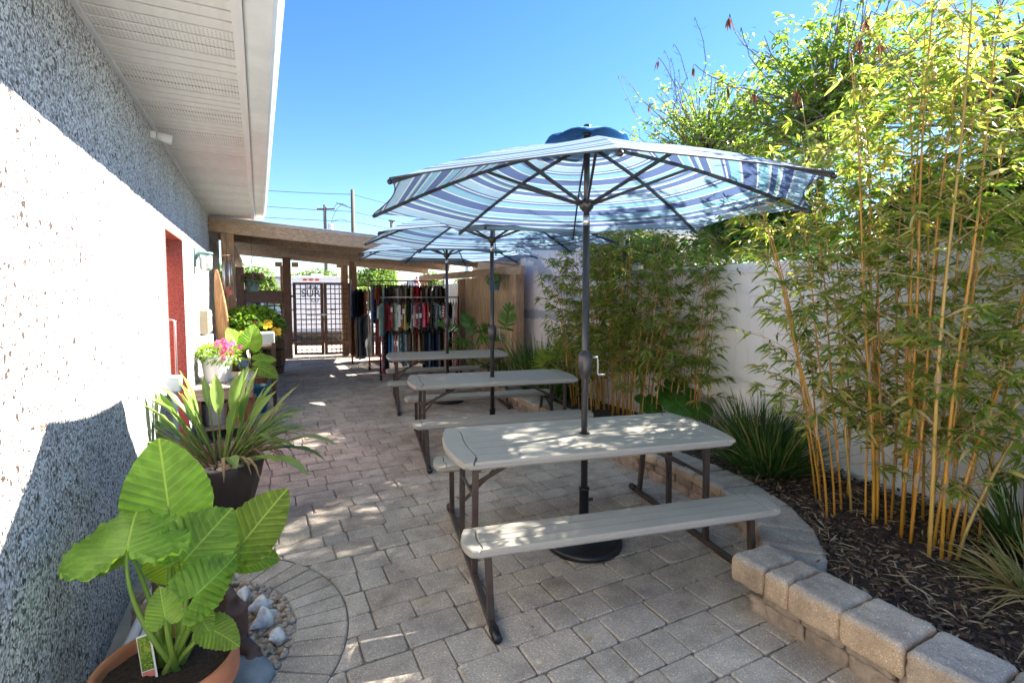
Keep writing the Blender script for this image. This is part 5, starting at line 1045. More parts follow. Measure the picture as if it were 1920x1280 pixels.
flowers(t, [(wp[0]+random.uniform(-.02, .27), wp[1]-random.uniform(.02, .22), wp[2]+random.uniform(.28, .50)) for _ in range(18)], .032, M['petalpink'])
conch((-.19, 6.50, .69), .24, .9, -.05, 'large white conch shell on the plank table', .4)
t = thing('terracotta_planter', 'square terracotta planter under the plank table', 'planter', (-.24, 6.55, .18))
MB().lathe([(.13, 0), (.17, .24), (.18, .24), (.18, .29), (.16, .29), (.15, .2), (0, .2)], 4, (-.24, 6.60, .182)).build('pot', M['terra'], t)
t = thing('white_bucket', 'dull white bucket with wire handle on the plank table lower shelf', 'bucket', (-.48, 6.5, .0)); MB().lathe([(.10, .182), (.13, .42), (.135, .42), (.125, .40), (.0, .3)], 24, (-.48, 6.55, 0)).build('bucket_body', M['lgrey'], t, smooth=True)
MB().tube([(-.60, 6.55, .42), (-.58, 6.50, .52), (-.48, 6.48, .56), (-.38, 6.5, .52), (-.36, 6.55, .42)], .004, 5).build('wire_handle', M['chrome'], t)
M['bluepot'] = mat('blue_glaze', (.02, .13, .22), .25, .2, 8, .05, 50)
t = thing('blue_pot', 'deep blue glazed pot behind the strap leaved plant', 'plant pot', (-.06, 7.8, 0)); MB().lathe([(.1, 0), (.15, .15), (.15, .36), (.16, .38), (.14, .38), (.13, .3), (0, .3)], 24, (-.06, 7.8, 0)).build('pot', M['bluepot'], t, smooth=True)
# second elephant ear and hibiscus behind
b0 = Vector((-.18, 7.95, .33)); E2 = thing('elephant_ear_plant', 'smaller elephant ear plant growing behind the white planter', 'plant', b0)
taro_leaf(E2, b0, (-.13, 7.75, .98), (.22, .1, .95), (.1, -.95, .3), .27, bend=(0, 0, .0), cup=.15, droop=.1); taro_leaf(E2, b0, (-.30, 7.8, 1.0), (-.35, .1, .8), (.3, -.8, .5), .22, bend=(-.05, 0, .05)); taro_leaf(E2, b0, (-.02, 7.85, .72), (.75, .0, .05), (.1, -.6, .75), .22, bend=(.03, 0, .1)); taro_leaf(E2, b0, (-.25, 7.6, .80), (-.2, -.5, .2), (.1, -.4, .9), .21, bend=(-.03, -.05, .1)); taro_leaf(E2, b0, (-.0, 7.7, .62), (.6, -.3, -.3), (.2, -.6, .7), .26, bend=(.03, -.02, .12))
MB().lathe([(.11, 0), (.15, .30), (.16, .30), (.16, .34), (.145, .34), (.0, .33)], 24, (b0.x, b0.y, 0)).build('pot', M['brownpot'], E2, smooth=True)
HB = thing('hibiscus_bush', 'yellow flowering hibiscus bush beside the pergola post', 'shrub', (-.12, 9.0, 0))
M['hib'] = leafmat('hibiscus_leaf', [(0, (.08, .16, .02)), (.5, (.15, .27, .035)), (1, (.26, .36, .06))], .3, .4)
V, F = merge([puff((-.10, 8.95, 1.16), (.46, .42, .30), 2600, .085, .05, up=.3), puff((-.16, 8.85, .95), (.36, .3, .2), 700, .08, .045)]); fast_mesh('foliage', V, F, M['hib'], HB)
for k in range(7): a = k*.9; MB().tube([(-.12, 9.0, .35), (-.12+.1*math.cos(a), 9+.1*math.sin(a), .7), (-.12+.3*math.cos(a), 9+.28*math.sin(a), 1.15)], [.014, .01, .004], 5).build('stem', M['darkwoodz'], HB)
M['petaly'] = leafmat('yellow_petal', [(0, (.72, .38, .015)), (1, (.85, .52, .04))], .5, .3, (1, .9, .3)); M['hibeye'] = mat('hibiscus_eye', (.5, .05, .02), .6, .1, 20, 0)
flowers(HB, [(-.22, 8.50, 1.03), (-.12, 8.47, .93), (.22, 8.58, 1.06), (.10, 8.55, 1.18)], .085, M['petaly'])
MB().lathe([(.17, 0), (.22, .40), (.235, .40), (.235, .46), (.21, .46), (0, .42)], 28, (-.12, 9.0, 0)).build('pot', M['terra'], HB, smooth=True)
BR = thing('barrel_planter', 'half barrel planter of dark staves near the gate', 'barrel', (.15, 11.6, 0))
for k in range(20):
    a = 2*PI*k/20; mb = MB(); 
    for z0, z1, r0, r1 in ((0, .25, .27, .32), (.25, .55, .32, .33), (.55, .72, .33, .31)):
        c0, c1 = a-.145, a+.145; mb.add([(.15+r*math.cos(c), 11.6+r*math.sin(c), z) for z, r in ((z0, r0), (z1, r1)) for c in (c0, c1)]+[(.15+(r-.025)*math.cos(c), 11.6+(r-.025)*math.sin(c), z) for z, r in ((z0, r0), (z1, r1)) for c in (c0, c1)], [(0, 1, 3, 2), (6, 7, 5, 4), (2, 3, 7, 6)])
    mb.build('stave', M['darkwoodz'], BR)
for z, r in ((.16, .306), (.52, .334)): MB().lathe([(r, z-.02), (r+.004, z-.02), (r+.004, z+.02), (r, z+.02)], 32, (.15, 11.6, 0)).build('hoop', M['black'], BR, smooth=True)
ST = thing('side_stand', 'narrow dark wooden stand with a grey tray beside the hibiscus', 'stand', (.1, 8.6, 0))
for x, y in ((.17, 8.1), (.17, 8.9), (-.1, 8.9)): MB().box((x, y, .47), (.05, .05, .94)).build('leg', M['darkwoodz'], ST)
MB().box((.05, 8.5, .88), (.3, .9, .03)).build('shelf', M['darkwood'], ST); MB().box((.03, 8.5, .42), (.28, .86, .025)).build('shelf', M['darkwood'], ST)
MB().box((.06, 8.45, .99), (.26, .5, .18)).build('grey_tray', M['lgrey'], ST, bevel=.01)
# ------------------------------------------------------------------ bamboo
M['bleaf'] = leafmat('bamboo_leaf', [(0, (.075, .14, .024)), (.25, (.13, .21, .03)), (.5, (.21, .27, .042)), (.7, (.31, .32, .06)), (.84, (.44, .36, .11)), (1, (.54, .42, .23))], .45, .42)
M['bleaf_dense'] = leafmat('bamboo_leaf_green', [(0, (.08, .14, .022)), (.4, (.13, .20, .03)), (.7, (.20, .26, .045)), (.88, (.30, .30, .07)), (1, (.48, .37, .18))], .45, .42)
def culm_mat():
    m, nt, bs = newmat('golden_culm'); v = coords(nt); oi = nd(nt, 'ShaderNodeObjectInfo'); n = noise(nt, coords(nt, (1, 1, .35)), 7, 3)
    r = ramp(nt, [(0, (.45, .20, .02)), (.5, (.56, .27, .03)), (.8, (.52, .30, .06)), (1, (.42, .30, .10))]); nt.links.new(oi.outputs['Random'], r.inputs[0]); r2 = ramp(nt, [(.35, (.7, .72, .6)), (.6, (1.05, 1.03, 1))]); nt.links.new(n[0], r2.inputs[0])
    nt.links.new(mixc(nt, 1, r.outputs[0], r2.outputs[0], 'MULTIPLY'), bs.inputs['Base Color']); bs.inputs['Roughness'].default_value = .35; return m
M['culm'] = culm_mat(); M['twig'] = mat('bamboo_twig', (.36, .24, .10), .6, .3, 20, .1, 60); M['sheath'] = leafmat('papery_sheath', [(0, (.42, .30, .17)), (1, (.58, .46, .3))], .7, .3, (1, .9, .7), objrand=True)
RV = Vector((.893, -.450, 0)); FV = Vector((.450, .893, 0))
def bamboo(name, label, culms, base, lm, leafL, bstart, per, dens, group=None, brL=(.25, .55), zmaxleaf=9, cone=.5):
    t = thing(name, label, 'bamboo', base, group); LV = []; tw = MB()
    for ci, (bx, by, lr, lf, H, r) in enumerate(culms):
        b = Vector((bx, by, .15)); lean = RV*lr+FV*lf; nodes = []; z = 0
        f = lambda s: b+lean*(s**1.35)+Vector((0, 0, H*(s-.06*s*s)))+RV*(.012*math.sin(s*9+ci))
        r *= .68; pts = [f(s) for s in np.linspace(0, 1, 22)]; rad = [r*(1-.8*s**1.3) for s in np.linspace(0, 1, 22)]
        mb = MB(); mb.tube(pts, rad, 8); ns = max(6, int(H/.19))
        for k in range(1, ns):
            s = k/ns; p = f(s); rr = r*(1-.8*s**1.3); tg = (f(min(1, s+.01))-f(s-.01)).normalized(); mb.tube([p-tg*.005, p, p+tg*.005], [rr, rr*1.28, rr], 8, cap=False); nodes.append((s, p, tg))
        co = mb.build('culm', M['culm'], t, smooth=True)
        if random.random() < .9 and H > 1.4:
            s, p, tg = nodes[min(len(nodes)-1, random.randint(1, 4))]; rr = r*1.25; MB().tube([p, p+tg*.07, p+tg*.15+RV*.02], [rr, rr*1.15, .001], 7, cap=False).build('sheath', M['sheath'], co)
        for s, p, tg in nodes:
            hz = s*H
            if hz < bstart*random.uniform(.6, 1.3): continue
            for q in range(random.randint(1, per)):
                az = random.uniform(0, 2*PI); up = random.uniform(.15, 1.1); L = random.uniform(*brL)*(1-.45*s*cone*2 if s > .5 else 1); d = Vector((math.cos(az), math.sin(az), up)).normalized(); e = p+d*L; e2 = e+Vector((d.x, d.y, -.1))*L*.35
                if e.x > 4.2 and e.z < 2.0: continue
                tw.tube([p, p.lerp(e, .5)+Vector((0, 0, .02)), e, e2], [.0028, .0022, .0016, .001], 3, cap=False)
                m_ = random.randint(*dens); sgn = 1
                for w in range(m_):
                    u = random.uniform(.25, 1.25); c = p.lerp(e, u) if u < 1 else e.lerp(e2, (u-1)*4)
                    k = random.randint(3, 6); a0 = math.atan2(d.y, d.x)
                    for y in range(k):
                        a = a0+random.gauss(0, .85); LV.append((c.x, c.y, c.z, math.cos(a), math.sin(a), random.uniform(-.55, .5), random.uniform(*leafL)))
    A = np.array(LV); n = len(A); ok = A[:, 2] < zmaxleaf; A = A[ok]; n = len(A)
    V, F = blades(A[:, :3], A[:, 3:6], A[:, 6], A[:, 6]*rng.uniform(.11, .18, n)+.002, rng.uniform(.05, .5, (n, 1)), .22)
    fast_mesh('foliage', V, F, lm, t, 'stuff'); o = tw.build('twigs', M['twig'], t); o['kind'] = 'stuff'; return t, n
cl = [(3.245, 1.906, -.52, .05, 2.3, .0115), (3.30, 1.90, -.30, .1, 2.5, .010), (3.43, 1.93, -.28, .1, 2.7, .011), (3.47, 1.88, -.42, 0, 2.9, .012), (3.50, 1.80, -.12, .05, 2.8, .010), (3.56, 1.76, -.24, .1, 3.2, .013), (3.58, 1.70, -.05, 0, 2.9, .012), (3.40, 1.72, -.32, -.05, 3.3, .014), (3.46, 1.68, -.15, .1, 2.6, .010), (3.55, 1.62, -.1, 0, 3.5, .014), (3.52, 1.55, .03, .05, 3.3, .013), (3.38, 1.54, -.06, -.1, 3.55, .0155), (3.34, 1.48, .1, -.05, 3.3, .014), (3.52, 1.48, .12, .05, 3.0, .012), (3.24, 1.36, .10, 0, 3.6, .016), (3.29, 1.32, .18, 0, 3.3, .0145), (3.34, 1.30, .85, .1, 2.6, .0145), (3.36, 1.27, 1.1, .0, 2.2, .014), (3.42, 1.40, .45, .1, 3.0, .013), (3.6, 1.42, .3, .1, 3.2, .012), (3.66, 1.85, .0, .1, 2.9, .011), (3.72, 1.60, .1, .1, 3.1, .012), (3.55, 1.33, .6, .0, 2.9, .012), (3.7, 1.3, .5, .1, 3.0, .012), (3.62, 1.5, .22, .05, 3.4, .012), (3.45, 1.58, -.02, .0, 3.5, .013), (3.5, 1.75, -.18, .05, 3.1, .012), (3.40, 2.05, -.45, .1, 2.4, .010), (3.52, 2.15, -.5, .1, 2.6, .011), (3.66, 2.2, -.35, .15, 2.7, .010), (3.75, 2.05, -.2, .1, 2.8, .011), (3.85, 1.95, -.1, .1, 3.0, .011), (3.8, 2.3, -.5, .1, 2.3, .009)]
BM1, n1 = bamboo('golden_bamboo', 'tall golden bamboo clump with yellow canes in the near right bed', cl, (3.45, 1.6, .15), M['bleaf'], (.06, .12), .42, 3, (2, 5), brL=(.2, .50))
cl2 = []
for i in range(58):
    a = random.uniform(0, 6.3); r = random.uniform(0, 1)**.6; x = 3.84+.32*r*math.cos(a); y = 4.85+.95*r*math.sin(a); x = min(x, 4.15)
    cl2.append((x, y, (x-3.86)*.6-(y-4.85)*.22+random.uniform(-.2, .2), random.uniform(-.15, .15), random.uniform(1.6, 2.75), random.uniform(.007, .011)))
for q in range(12): cl2.append((random.uniform(3.92, 4.15), random.uniform(3.65, 4.15), random.uniform(-.1, .35), random.uniform(-.1, .1), random.uniform(1.2, 2.4), .008))
BM2, n2 = bamboo('golden_bamboo', 'dense leafy bamboo clump in front of the fence beside the middle table', cl2, (3.9, 5.0, .15), M['bleaf_dense'], (.07, .125), .45, 3, (2, 5), brL=(.15, .46))
cl3 = [(3.66, 1.05, .15, .0, 2.9, .012), (3.8, .95, .3, .1, 3.0, .012), (3.72, .8, .2, 0, 2.8, .011), (3.9, .7, .3, 0, 3.0, .012), (3.8, 1.15, .2, .1, 2.6, .01), (3.95, .9, .1, 0, 2.8, .011), (4.0, 1.2, .1, .1, 2.7, .01), (3.85, .55, .1, .1, 2.9, .011), (3.6, .6, .1, 0, 2.7, .011), (3.98, 1.1, .1, .0, 2.5, .01)]
BM3, n3 = bamboo('golden_bamboo', 'darker bamboo clump at the right edge of the picture', cl3, (3.8, .9, .15), M['bleaf_dense'], (.07, .14), .3, 3, (3, 5), brL=(.2, .5))
# ------------------------------------------------------------------ trees beyond the fence
M['treeleaf'] = leafmat('broad_shrub_leaf', [(0, (.07, .13, .022)), (.4, (.12, .19, .03)), (.75, (.19, .25, .04)), (.93, (.28, .30, .06)), (1, (.42, .34, .09))], .35, .45)
M['treedark'] = leafmat('evergreen_leaf', [(0, (.03, .075, .014)), (.5, (.055, .12, .018)), (1, (.10, .18, .03))], .35, .38)
M['bark'] = mat('grey_bark', (.16, .12, .09), .85, .3, 20, .5, 60); M['pod'] = leafmat('dry_seed_pod', [(0, (.10, .045, .02)), (1, (.24, .11, .05))], .7, .2, (1, .7, .5))
def tree(label, base, H, crown, nb, nleaf, leafL, wd, lm, seed, bare=0, pods=0, cat='tree', gap=.0):
    st = random.getstate(); random.seed(seed); t = thing('tree', label, cat, base, 'trees beyond the fence'); b = Vector(base); mb = MB(); cx, cy, cz, rx, ry, rz = crown; tips = []
    tr = [b, b+Vector((.05, -.05, H*.3)), Vector((cx, cy, cz-rz*.35)), Vector((cx+.05, cy, cz+rz*.2))]; mb.tube(tr, [.07, .06, .045, .02], 8); mb.build('trunk', M['bark'], t, smooth=True)
    lb = MB(); pd = []; P = []; D = []; Ls = []
    for i in range(nb):
        th = random.uniform(0, 2*PI); u = random.uniform(-.75, 1); q = math.sqrt(1-u*u); rr = random.uniform(.6, 1.0); e = Vector((cx+rx*q*math.cos(th)*rr, cy+ry*q*math.sin(th)*rr, cz+rz*u*rr)); s = tr[2].lerp(tr[3], random.random()*.8)
        mid = s.lerp(e, .5)+Vector((random.gauss(0, .1), random.gauss(0, .1), random.uniform(0, .2))); pts = bez(s, mid, e, 6); lb.tube(pts, [.018, .014, .011, .008, .006, .004], 4, cap=False)
        isbare = i < bare
        if isbare:    # bare twig shooting out of the crown, curling at the end
            out = Vector((e.x-cx, e.y-cy, (e.z-cz)+.4)).normalized(); p = e; tp = [e]
            for k in range(7): out = (out+Vector((random.gauss(0, .16), random.gauss(0, .16), random.gauss(.03, .14)))).normalized(); p = p+out*random.uniform(.06, .12); tp.append(p)
            tp.append(p+Vector((out.x*.03, out.y*.03, .015))); tp.append(p+Vector((out.x*.05, out.y*.05, -.03))); lb.tube(tp, [.006]*4+[.0045]*(len(tp)-4), 4, cap=False)
            if i < pods: pd.append(tp[-1])
            for k in range(5):
                s2 = tp[random.randint(1, 6)]; dd = Vector((random.gauss(0, 1), random.gauss(0, 1), random.gauss(.4, .6))).normalized(); lb.tube([s2, s2+dd*.07, s2+dd*.12+Vector((0, 0, .02))], [.0025, .002, .001], 3, cap=False)
            nl = nleaf//6
        else: nl = nleaf
        for w in range(nl//5):
            c = pts[random.randint(2, 5)]+Vector((random.gauss(0, .10), random.gauss(0, .10), random.gauss(0, .09))); a0 = random.uniform(0, 6.3); el = random.uniform(-.3, .5)
            for k in range(5):
                a = a0+random.gauss(0, .7); P.append((c.x+random.gauss(0, .03), c.y+random.gauss(0, .03), c.z+random.gauss(0, .03))); D.append((math.cos(a), math.sin(a), el+random.gauss(0, .4))); Ls.append(random.uniform(.7, 1.25)*leafL)
    lb.build('limbs', M['bark'], t)
    P = np.array(P); D = np.array(D); Ls = np.array(Ls); ok = ~((P[:, 0] < 4.36) & (P[:, 2] < 2.0)); P, D, Ls = P[ok], D[ok], Ls[ok]
    lim = 3.9+(P[:, 0]-4.2)*.8; ok = (P[:, 2] < lim) | (P[:, 1] < .3); P, D, Ls = P[ok], D[ok], Ls[ok]
    V, F = blades(P, D, Ls, Ls*wd, rng.uniform(.05, .4, (len(P), 1)), .2); o = fast_mesh('crown', V, F, lm, t); o['kind'] = 'stuff'
    if pd:
        for p in pd:
            k = 9; V, F = (blades(np.tile(np.array(p), (k, 1))+rng.normal(0, .006, (k, 3)), np.c_[rng.normal(0, .18, (k, 2)), -np.ones(k)], rng.uniform(.08, .15, k), .022, .1))
            o = fast_mesh('dry_pod_cluster', V, F, M['pod'], t); o['kind'] = 'stuff'
    random.setstate(st); return t
tree('loose sunlit tree with bare twigs and dry pods rising above the fence', (6.0, 5.6, 0), 4.0, (6.1, 5.6, 3.8, 1.0, 1.9, 1.35), 210, 58, .085, .36, M['treeleaf'], 3, 60, 14)
tree('tall bright green tree above the fence behind the near bamboo', (5.7, 3.6, 0), 4.0, (5.9, 3.7, 3.75, .95, 1.3, 1.4), 170, 62, .09, .36, M['treeleaf'], 5, 30, 10)
tree('thin twiggy tree top at the upper right corner', (5.3, 2.0, 0), 3.6, (5.3, 1.9, 3.2, .8, 1.1, 1.0), 120, 30, .085, .36, M['treeleaf'], 9, 22, 4)
tree('dark evergreen hedge tree overhanging the fence behind the leafy bamboo', (4.9, 5.4, 0), 2.6, (4.75, 5.3, 2.05, .6, 1.2, .48), 100, 75, .075, .4, M['treedark'], 12)
tree('dark evergreen tree overhanging the bare stretch of fence boards', (4.9, 3.6, 0), 2.6, (4.8, 3.55, 2.3, .7, .95, .5), 110, 95, .075, .4, M['treedark'], 14)
tree('dark evergreen tree behind the right edge of the fence', (4.8, 1.8, 0), 2.6, (4.8, 1.9, 2.2, .6, .9, .45), 100, 105, .075, .4, M['treedark'], 15)
tree('dark evergreen at the far right of the fence', (4.7, .4, 0), 2.6, (4.75, .5, 2.6, .6, .9, .8), 90, 105, .075, .4, M['treedark'], 16)
# ------------------------------------------------------------------ grasses and bed plants
M['grass'] = leafmat('lily_turf_blade', [(0, (.022, .055, .012)), (.5, (.045, .095, .018)), (.85, (.08, .14, .03)), (.95, (.2, .17, .06)), (1, (.38, .28, .14))], .4, .3)
M['grassdry'] = leafmat('dry_grass_blade', [(0, (.3, .23, .1)), (.5, (.42, .33, .16)), (.8, (.2, .22, .06)), (1, (.12, .18, .04))], .5, .3, (1, .95, .5))
def grass(label, c, n, r, L, wd, el, droop, m, cat='ornamental grass', name='grass_clump', grp=None):
    x, y = c; rr = r*np.sqrt(rng.random(n)); a = rng.uniform(0, 6.3, n); P = np.c_[x+rr*np.cos(a), y+rr*np.sin(a), np.full(n, .17)]; a2 = a+rng.normal(0, .6, n); e = np.clip(rng.normal(el, .22, n), .25, 1.5); D = np.c_[np.cos(a2)*np.cos(e), np.sin(a2)*np.cos(e), np.sin(e)]
    V, F = strips(P, D, rng.uniform(.55, 1.1, n)*L, wd*rng.uniform(.7, 1.2, n), rng.uniform(.2, 1, n)*droop, 6); t = thing(name, label, cat, (x, y, .15), grp); o = fast_mesh('blades', V, F, m, t); o['kind'] = 'stuff'; return t
grass('dark green lily turf clump arching over the wall behind the nearest table', (3.66, 2.62), 520, .16, .72, .013, 1.05, .45, M['grass'], grp='grass clumps in the bed')
grass('second lily turf clump against the fence beside the near bamboo', (3.95, 2.95), 380, .14, .75, .012, 1.15, .4, M['grass'], grp='grass clumps in the bed')
grass('dry and green grass clump at the lower right edge of the bed', (3.35, .92), 260, .12, .5, .010, .8, .7, M['grassdry'], grp='grass clumps in the bed')
grass('upright green grass clump by the fence at the right edge', (3.75, 1.12), 160, .1, .7, .012, 1.2, .35, M['grass'], grp='grass clumps in the bed')
grass('tall spiky iris clump beside the pergola post', (3.72, 6.45), 300, .22, 1.0, .022, 1.25, .25, M['grass'], grp='grass clumps in the bed')
grass('iris clump between the spiky iris and the leafy bamboo', (3.72, 5.9), 260, .22, .8, .02, 1.15, .35, M['grass'], grp='grass clumps in the bed')
grass('iris clump behind the far bench by the plywood panel', (3.7, 7.05), 200, .2, .9, .02, 1.1, .4, M['grass'], grp='grass clumps in the bed')
M['redgrass'] = leafmat('burgundy_blade', [(0, (.08, .04, .04)), (.5, (.15, .08, .07)), (1, (.25, .17, .13))], .5, .2, (1, .7, .6))
grass('small burgundy grass tuft beside the round leaved plant', (4.0, 3.55), 160, .07, .36, .010, 1.2, .3, M['redgrass'])
grass('thin young grass tuft in front of the fence boards', (4.08, 3.2), 90, .1, .7, .006, 1.3, .3, M['grass'], grp='grass clumps in the bed')
# white iris flowers
t = thing('iris_flower', 'small white iris flower among the spiky leaves', 'flower', (3.6, 6.2, .7)); M['petalw'] = leafmat('white_petal', [(0, (.7, .7, .68)), (1, (.8, .8, .78))], .5, .3, (1, 1, 1)); MB().tube([(3.6, 6.25, .3), (3.6, 6.2, .74)], .004, 4).build('stem', M['stalk'], t); flowers(t, [(3.6, 6.18, .76)], .045, M['petalw'])
# round-leaved leopard plants
LG = thing('leopard_plant', 'glossy round leaved plant at the foot of the fence', 'plant', (3.98, 4.05, .15))
for (x, y, z, L, nx) in tuple((a_, b_-.15, c_+.07, d_, e_) for a_, b_, c_, d_, e_ in ((3.92, 4.15, .47, .155, .1), (3.86, 3.95, .44, .165, .25), (4.02, 4.3, .53, .13, 0), (4.06, 4.05, .5, .15, .2), (3.75, 4.25, .36, .12, -.1), (3.82, 4.42, .42, .12, -.2), (4.0, 3.82, .4, .14, .4), (4.1, 4.25, .6, .13, .1), (3.7, 4.05, .30, .12, 0))):
    vs = [Vector((0, 0, 0))]; uv = [(0, 0)]; na = 36; nr = 5; fs = []
    for i in range(1, nr+1):
        for k in range(na):
            th = -PI+2*PI*(k+.5)/na; s = i/nr; q = s*(1 if abs(th) < 2.85 else .45); vs.append(Vector((math.sin(th)*q*L, math.cos(th)*q*L, L*(.10*math.cos(9*th)*s*.35-.22*s**3+.12*s)))); uv.append((math.sin(th)*q*.55, math.cos(th)*q))
    for k in range(na-1): fs.append((0, 1+k, 2+k))
    for i in range(nr-1):
        for k in range(na-1): a = 1+i*na+k; fs.append((a, a+na, a+na+1, a+1))
    P = Vector((x, y, z)); lf = MB().add(place(vs, P, (-.2+nx, -.5, -.25), (-.35+nx*.3, -.55, .75)), fs, uvs=uv).build('leaf', M['lig'], LG, smooth=True); MB().tube([(3.98, 4.05, .17), (x*.6+3.98*.4, y*.6+4.05*.4, z*.7), P], .006, 6).build('stalk', M['stalk'], lf, smooth=True)
# split-leaf philodendron
M['philo'] = leafmat('philodendron_leaf', [(0, (.05, .13, .02)), (.5, (.085, .19, .03)), (1, (.13, .25, .045))], .3, .35, objrand=True)
def philo_leaf(root, base, P, T, N, L):
    mb = MB(); vs = []; fs = []; nl = 9
    ax = [Vector((0, -.25*L+1.25*L*i/24, -.25*L*(i/24)**2)) for i in range(25)]
    for s in (-1, 1):
        for k in range(nl):
            t = .06+.86*k/nl; a = ax[int(t*24)]; ln = L*(.62-.42*abs(t-.32)*1.4); d = Vector((s*.92, .35+.6*t-.5*(t < .15), -.15)).normalized(); n_ = Vector((0, 1, 0)); w = L*.055; tip = a+d*ln; m1 = a+d*ln*.55
            b = len(vs); vs += [a-n_*w*.9, a+n_*w*.9, m1+n_*w*1.1, m1-n_*w*1.0, a+d*ln*.85+n_*w*.6, a+d*ln*.85-n_*w*.5, tip+n_*.02*L]; fs += [(b, b+1, b+2, b+3), (b+3, b+2, b+4, b+5), (b+5, b+4, b+6)]
    b = len(vs); 
    for i in range(0, 25, 2): vs += [ax[i]+Vector((-.05*L, 0, .004)), ax[i]+Vector((.05*L, 0, .004))]
    for i in range(12): fs.append((b+2*i, b+2*i+1, b+2*i+3, b+2*i+2))
    lf = MB().add(place(vs, P, T, N), fs).build('leaf', M['philo'], root); MB().tube(bez(base, Vector(base).lerp(Vector(P), .5)+Vector((0, 0, .1)), P, 8), .010, 6).build('stalk', M['stalk'], lf, smooth=True)
for c, lab, lv in (((3.72, 7.55), 'split leaf philodendron with one tall upright leaf by the pergola post', [((-.05, -.05, 1.15), (.1, -.2, .95), (-.3, -.85, .3), .36), ((-.25, -.1, .55), (-.8, -.3, .0), (-.1, -.5, .8), .34), ((.1, -.3, .45), (.2, -.8, -.1), (0, -.4, .9), .3)]),
                   ((3.55, 8.7), 'spreading split leaf philodendron behind the farthest table', [((-.15, -.15, .80), (-.7, -.4, .15), (-.1, -.6, .75), .40), ((.1, -.25, .85), (.5, -.6, .15), (0, -.7, .7), .40), ((0, 0, 1.0), (-.2, .2, .6), (-.1, -.8, .5), .36), ((-.35, -.1, .62), (-.9, -.1, -.1), (0, -.6, .8), .36), ((.3, -.35, .62), (.7, -.5, -.1), (.1, -.6, .8), .36), ((-.1, -.4, .55), (-.2, -.9, -.15), (0, -.5, .85), .36), ((-.3, .1, 1.05), (-.7, .2, .3), (0, -.7, .7), .34), ((.25, .1, .95), (.6, .2, .2), (0, -.8, .6), .36)])):
    p = thing('philodendron', lab, 'plant', (*c, .15))
    for (o_, T_, N_, L_) in lv: philo_leaf(p, (c[0], c[1], .16), (c[0]+o_[0], c[1]+o_[1], o_[2]), T_, N_, L_)
# small fan palm
M['palm'] = leafmat('fan_palm_leaf', [(0, (.10, .17, .03)), (.6, (.2, .27, .05)), (1, (.32, .33, .07))], .4, .4, objrand=True)
pm = thing('fan_palm', 'small yellow-green fan palm among the iris leaves', 'palm', (3.62, 5.72, .15))
for (P, T_, r, k) in (((3.52, 5.62, .82), (-.25, -.25, .9), .34, 22), ((3.44, 5.8, .70), (-.8, -.3, .25), .36, 22), ((3.72, 5.5, .78), (.3, -.5, .7), .34, 22), ((3.5, 5.45, .62), (-.4, -.7, .1), .32, 20)):
    P = Vector(P); T_ = Vector(T_).normalized(); N_ = Vector((-.2, -.9, .4)); S = T_.cross(N_).normalized(); acc = []
    D = np.array([list(T_*math.cos(a)+S*math.sin(a)) for a in np.linspace(-1.5, 1.5, k)]); V, F = blades(np.tile(np.array(P), (k, 1)), D, r*(1-.15*np.abs(np.linspace(-1, 1, k))), .022, .1, .2, np.tile(np.array(N_), (k, 1))); lf = fast_mesh('frond', V, F, M['palm'], pm); MB().tube(bez((3.62, 5.72, .16), Vector((3.6, 5.7, .5)), P, 6), .006, 5).build('stalk', M['stalk'], lf)
# ------------------------------------------------------------------ beyond the gate
tag(MB().add([(-14, 15.0, -.07), (30, 9.0, -.07), (30, 60, -.07), (-14, 60, -.07)], [(0, 1, 2, 3)]).build('car_park', M['ground']), kind='structure')
TR = thing('cargo_trailer', 'white enclosed trailer with black lettering parked behind the lattice gate', 'trailer', (1.75, 19, 0), rz=-.197)
M['trailer'] = mat('trailer_skin', (.70, .70, .72), .3, .03, 3, .03, 30); M['redlens'] = mat('red_lens', (.6, .02, .02), .25, .1, 20, 0); M['ink'] = mat('black_vinyl_lettering', (.02, .02, .025), .5, .1, 10, 0)
def lp(name, c, d, m, par=TR, bv=0): return MB().box(c, d).build(name, m, par, world=False, bevel=bv)
lp('body', (0, 2.2, 1.25), (2.05, 4.4, 1.95), M['trailer'], bv=.05); lp('roof_cap', (0, 2.2, 2.25), (2.1, 4.45, .09), M['gutter'], bv=.03); lp('roof_vent', (.05, .6, 2.34), (.4, .4, .1), M['white'], bv=.03)
rd = lp('rear_door', (-.46, -.01, 1.17), (.90, .03, 1.62), M['trailer'], bv=.01); rd2 = lp('rear_door', (.46, -.01, 1.17), (.90, .03, 1.62), M['trailer'], bv=.01)
for s in (-.2, 0, .2): lp('marker_light', (s-.1, -.02, 2.16), (.13, .04, .06), M['redlens'], bv=.01)
lp('bumper', (0, -.06, .26), (2.0, .12, .12), M['rail'], bv=.01)
for s in (-.9, .9): MB().tube([(s-.1, 2.6, .3), (s+.1, 2.6, .3)], .33, 20).build('wheel', M['black'], TR, world=False)
for s in (-.72, .62): lp('door_bar', (s, -.045, 1.1), (.22, .03, .02), M['black'])
def lettering(txt, x, z, size, par):
    cu = bpy.data.curves.new('lettering', 'FONT'); cu.body = txt; cu.size = size; cu.align_x = 'CENTER'; cu.extrude = .004; tmp = bpy.data.objects.new('tmp', cu); C.objects.link(tmp); bpy.context.view_layer.update()
    me = bpy.data.meshes.new_from_object(tmp.evaluated_get(bpy.context.evaluated_depsgraph_get())); bpy.data.objects.remove(tmp); me.materials.clear(); me.materials.append(M['ink'])
    o = bpy.data.objects.new('lettering', me); C.objects.link(o); o.parent = par; o.location = (x, -.03, z); o.rotation_euler = (PI/2, 0, 0)
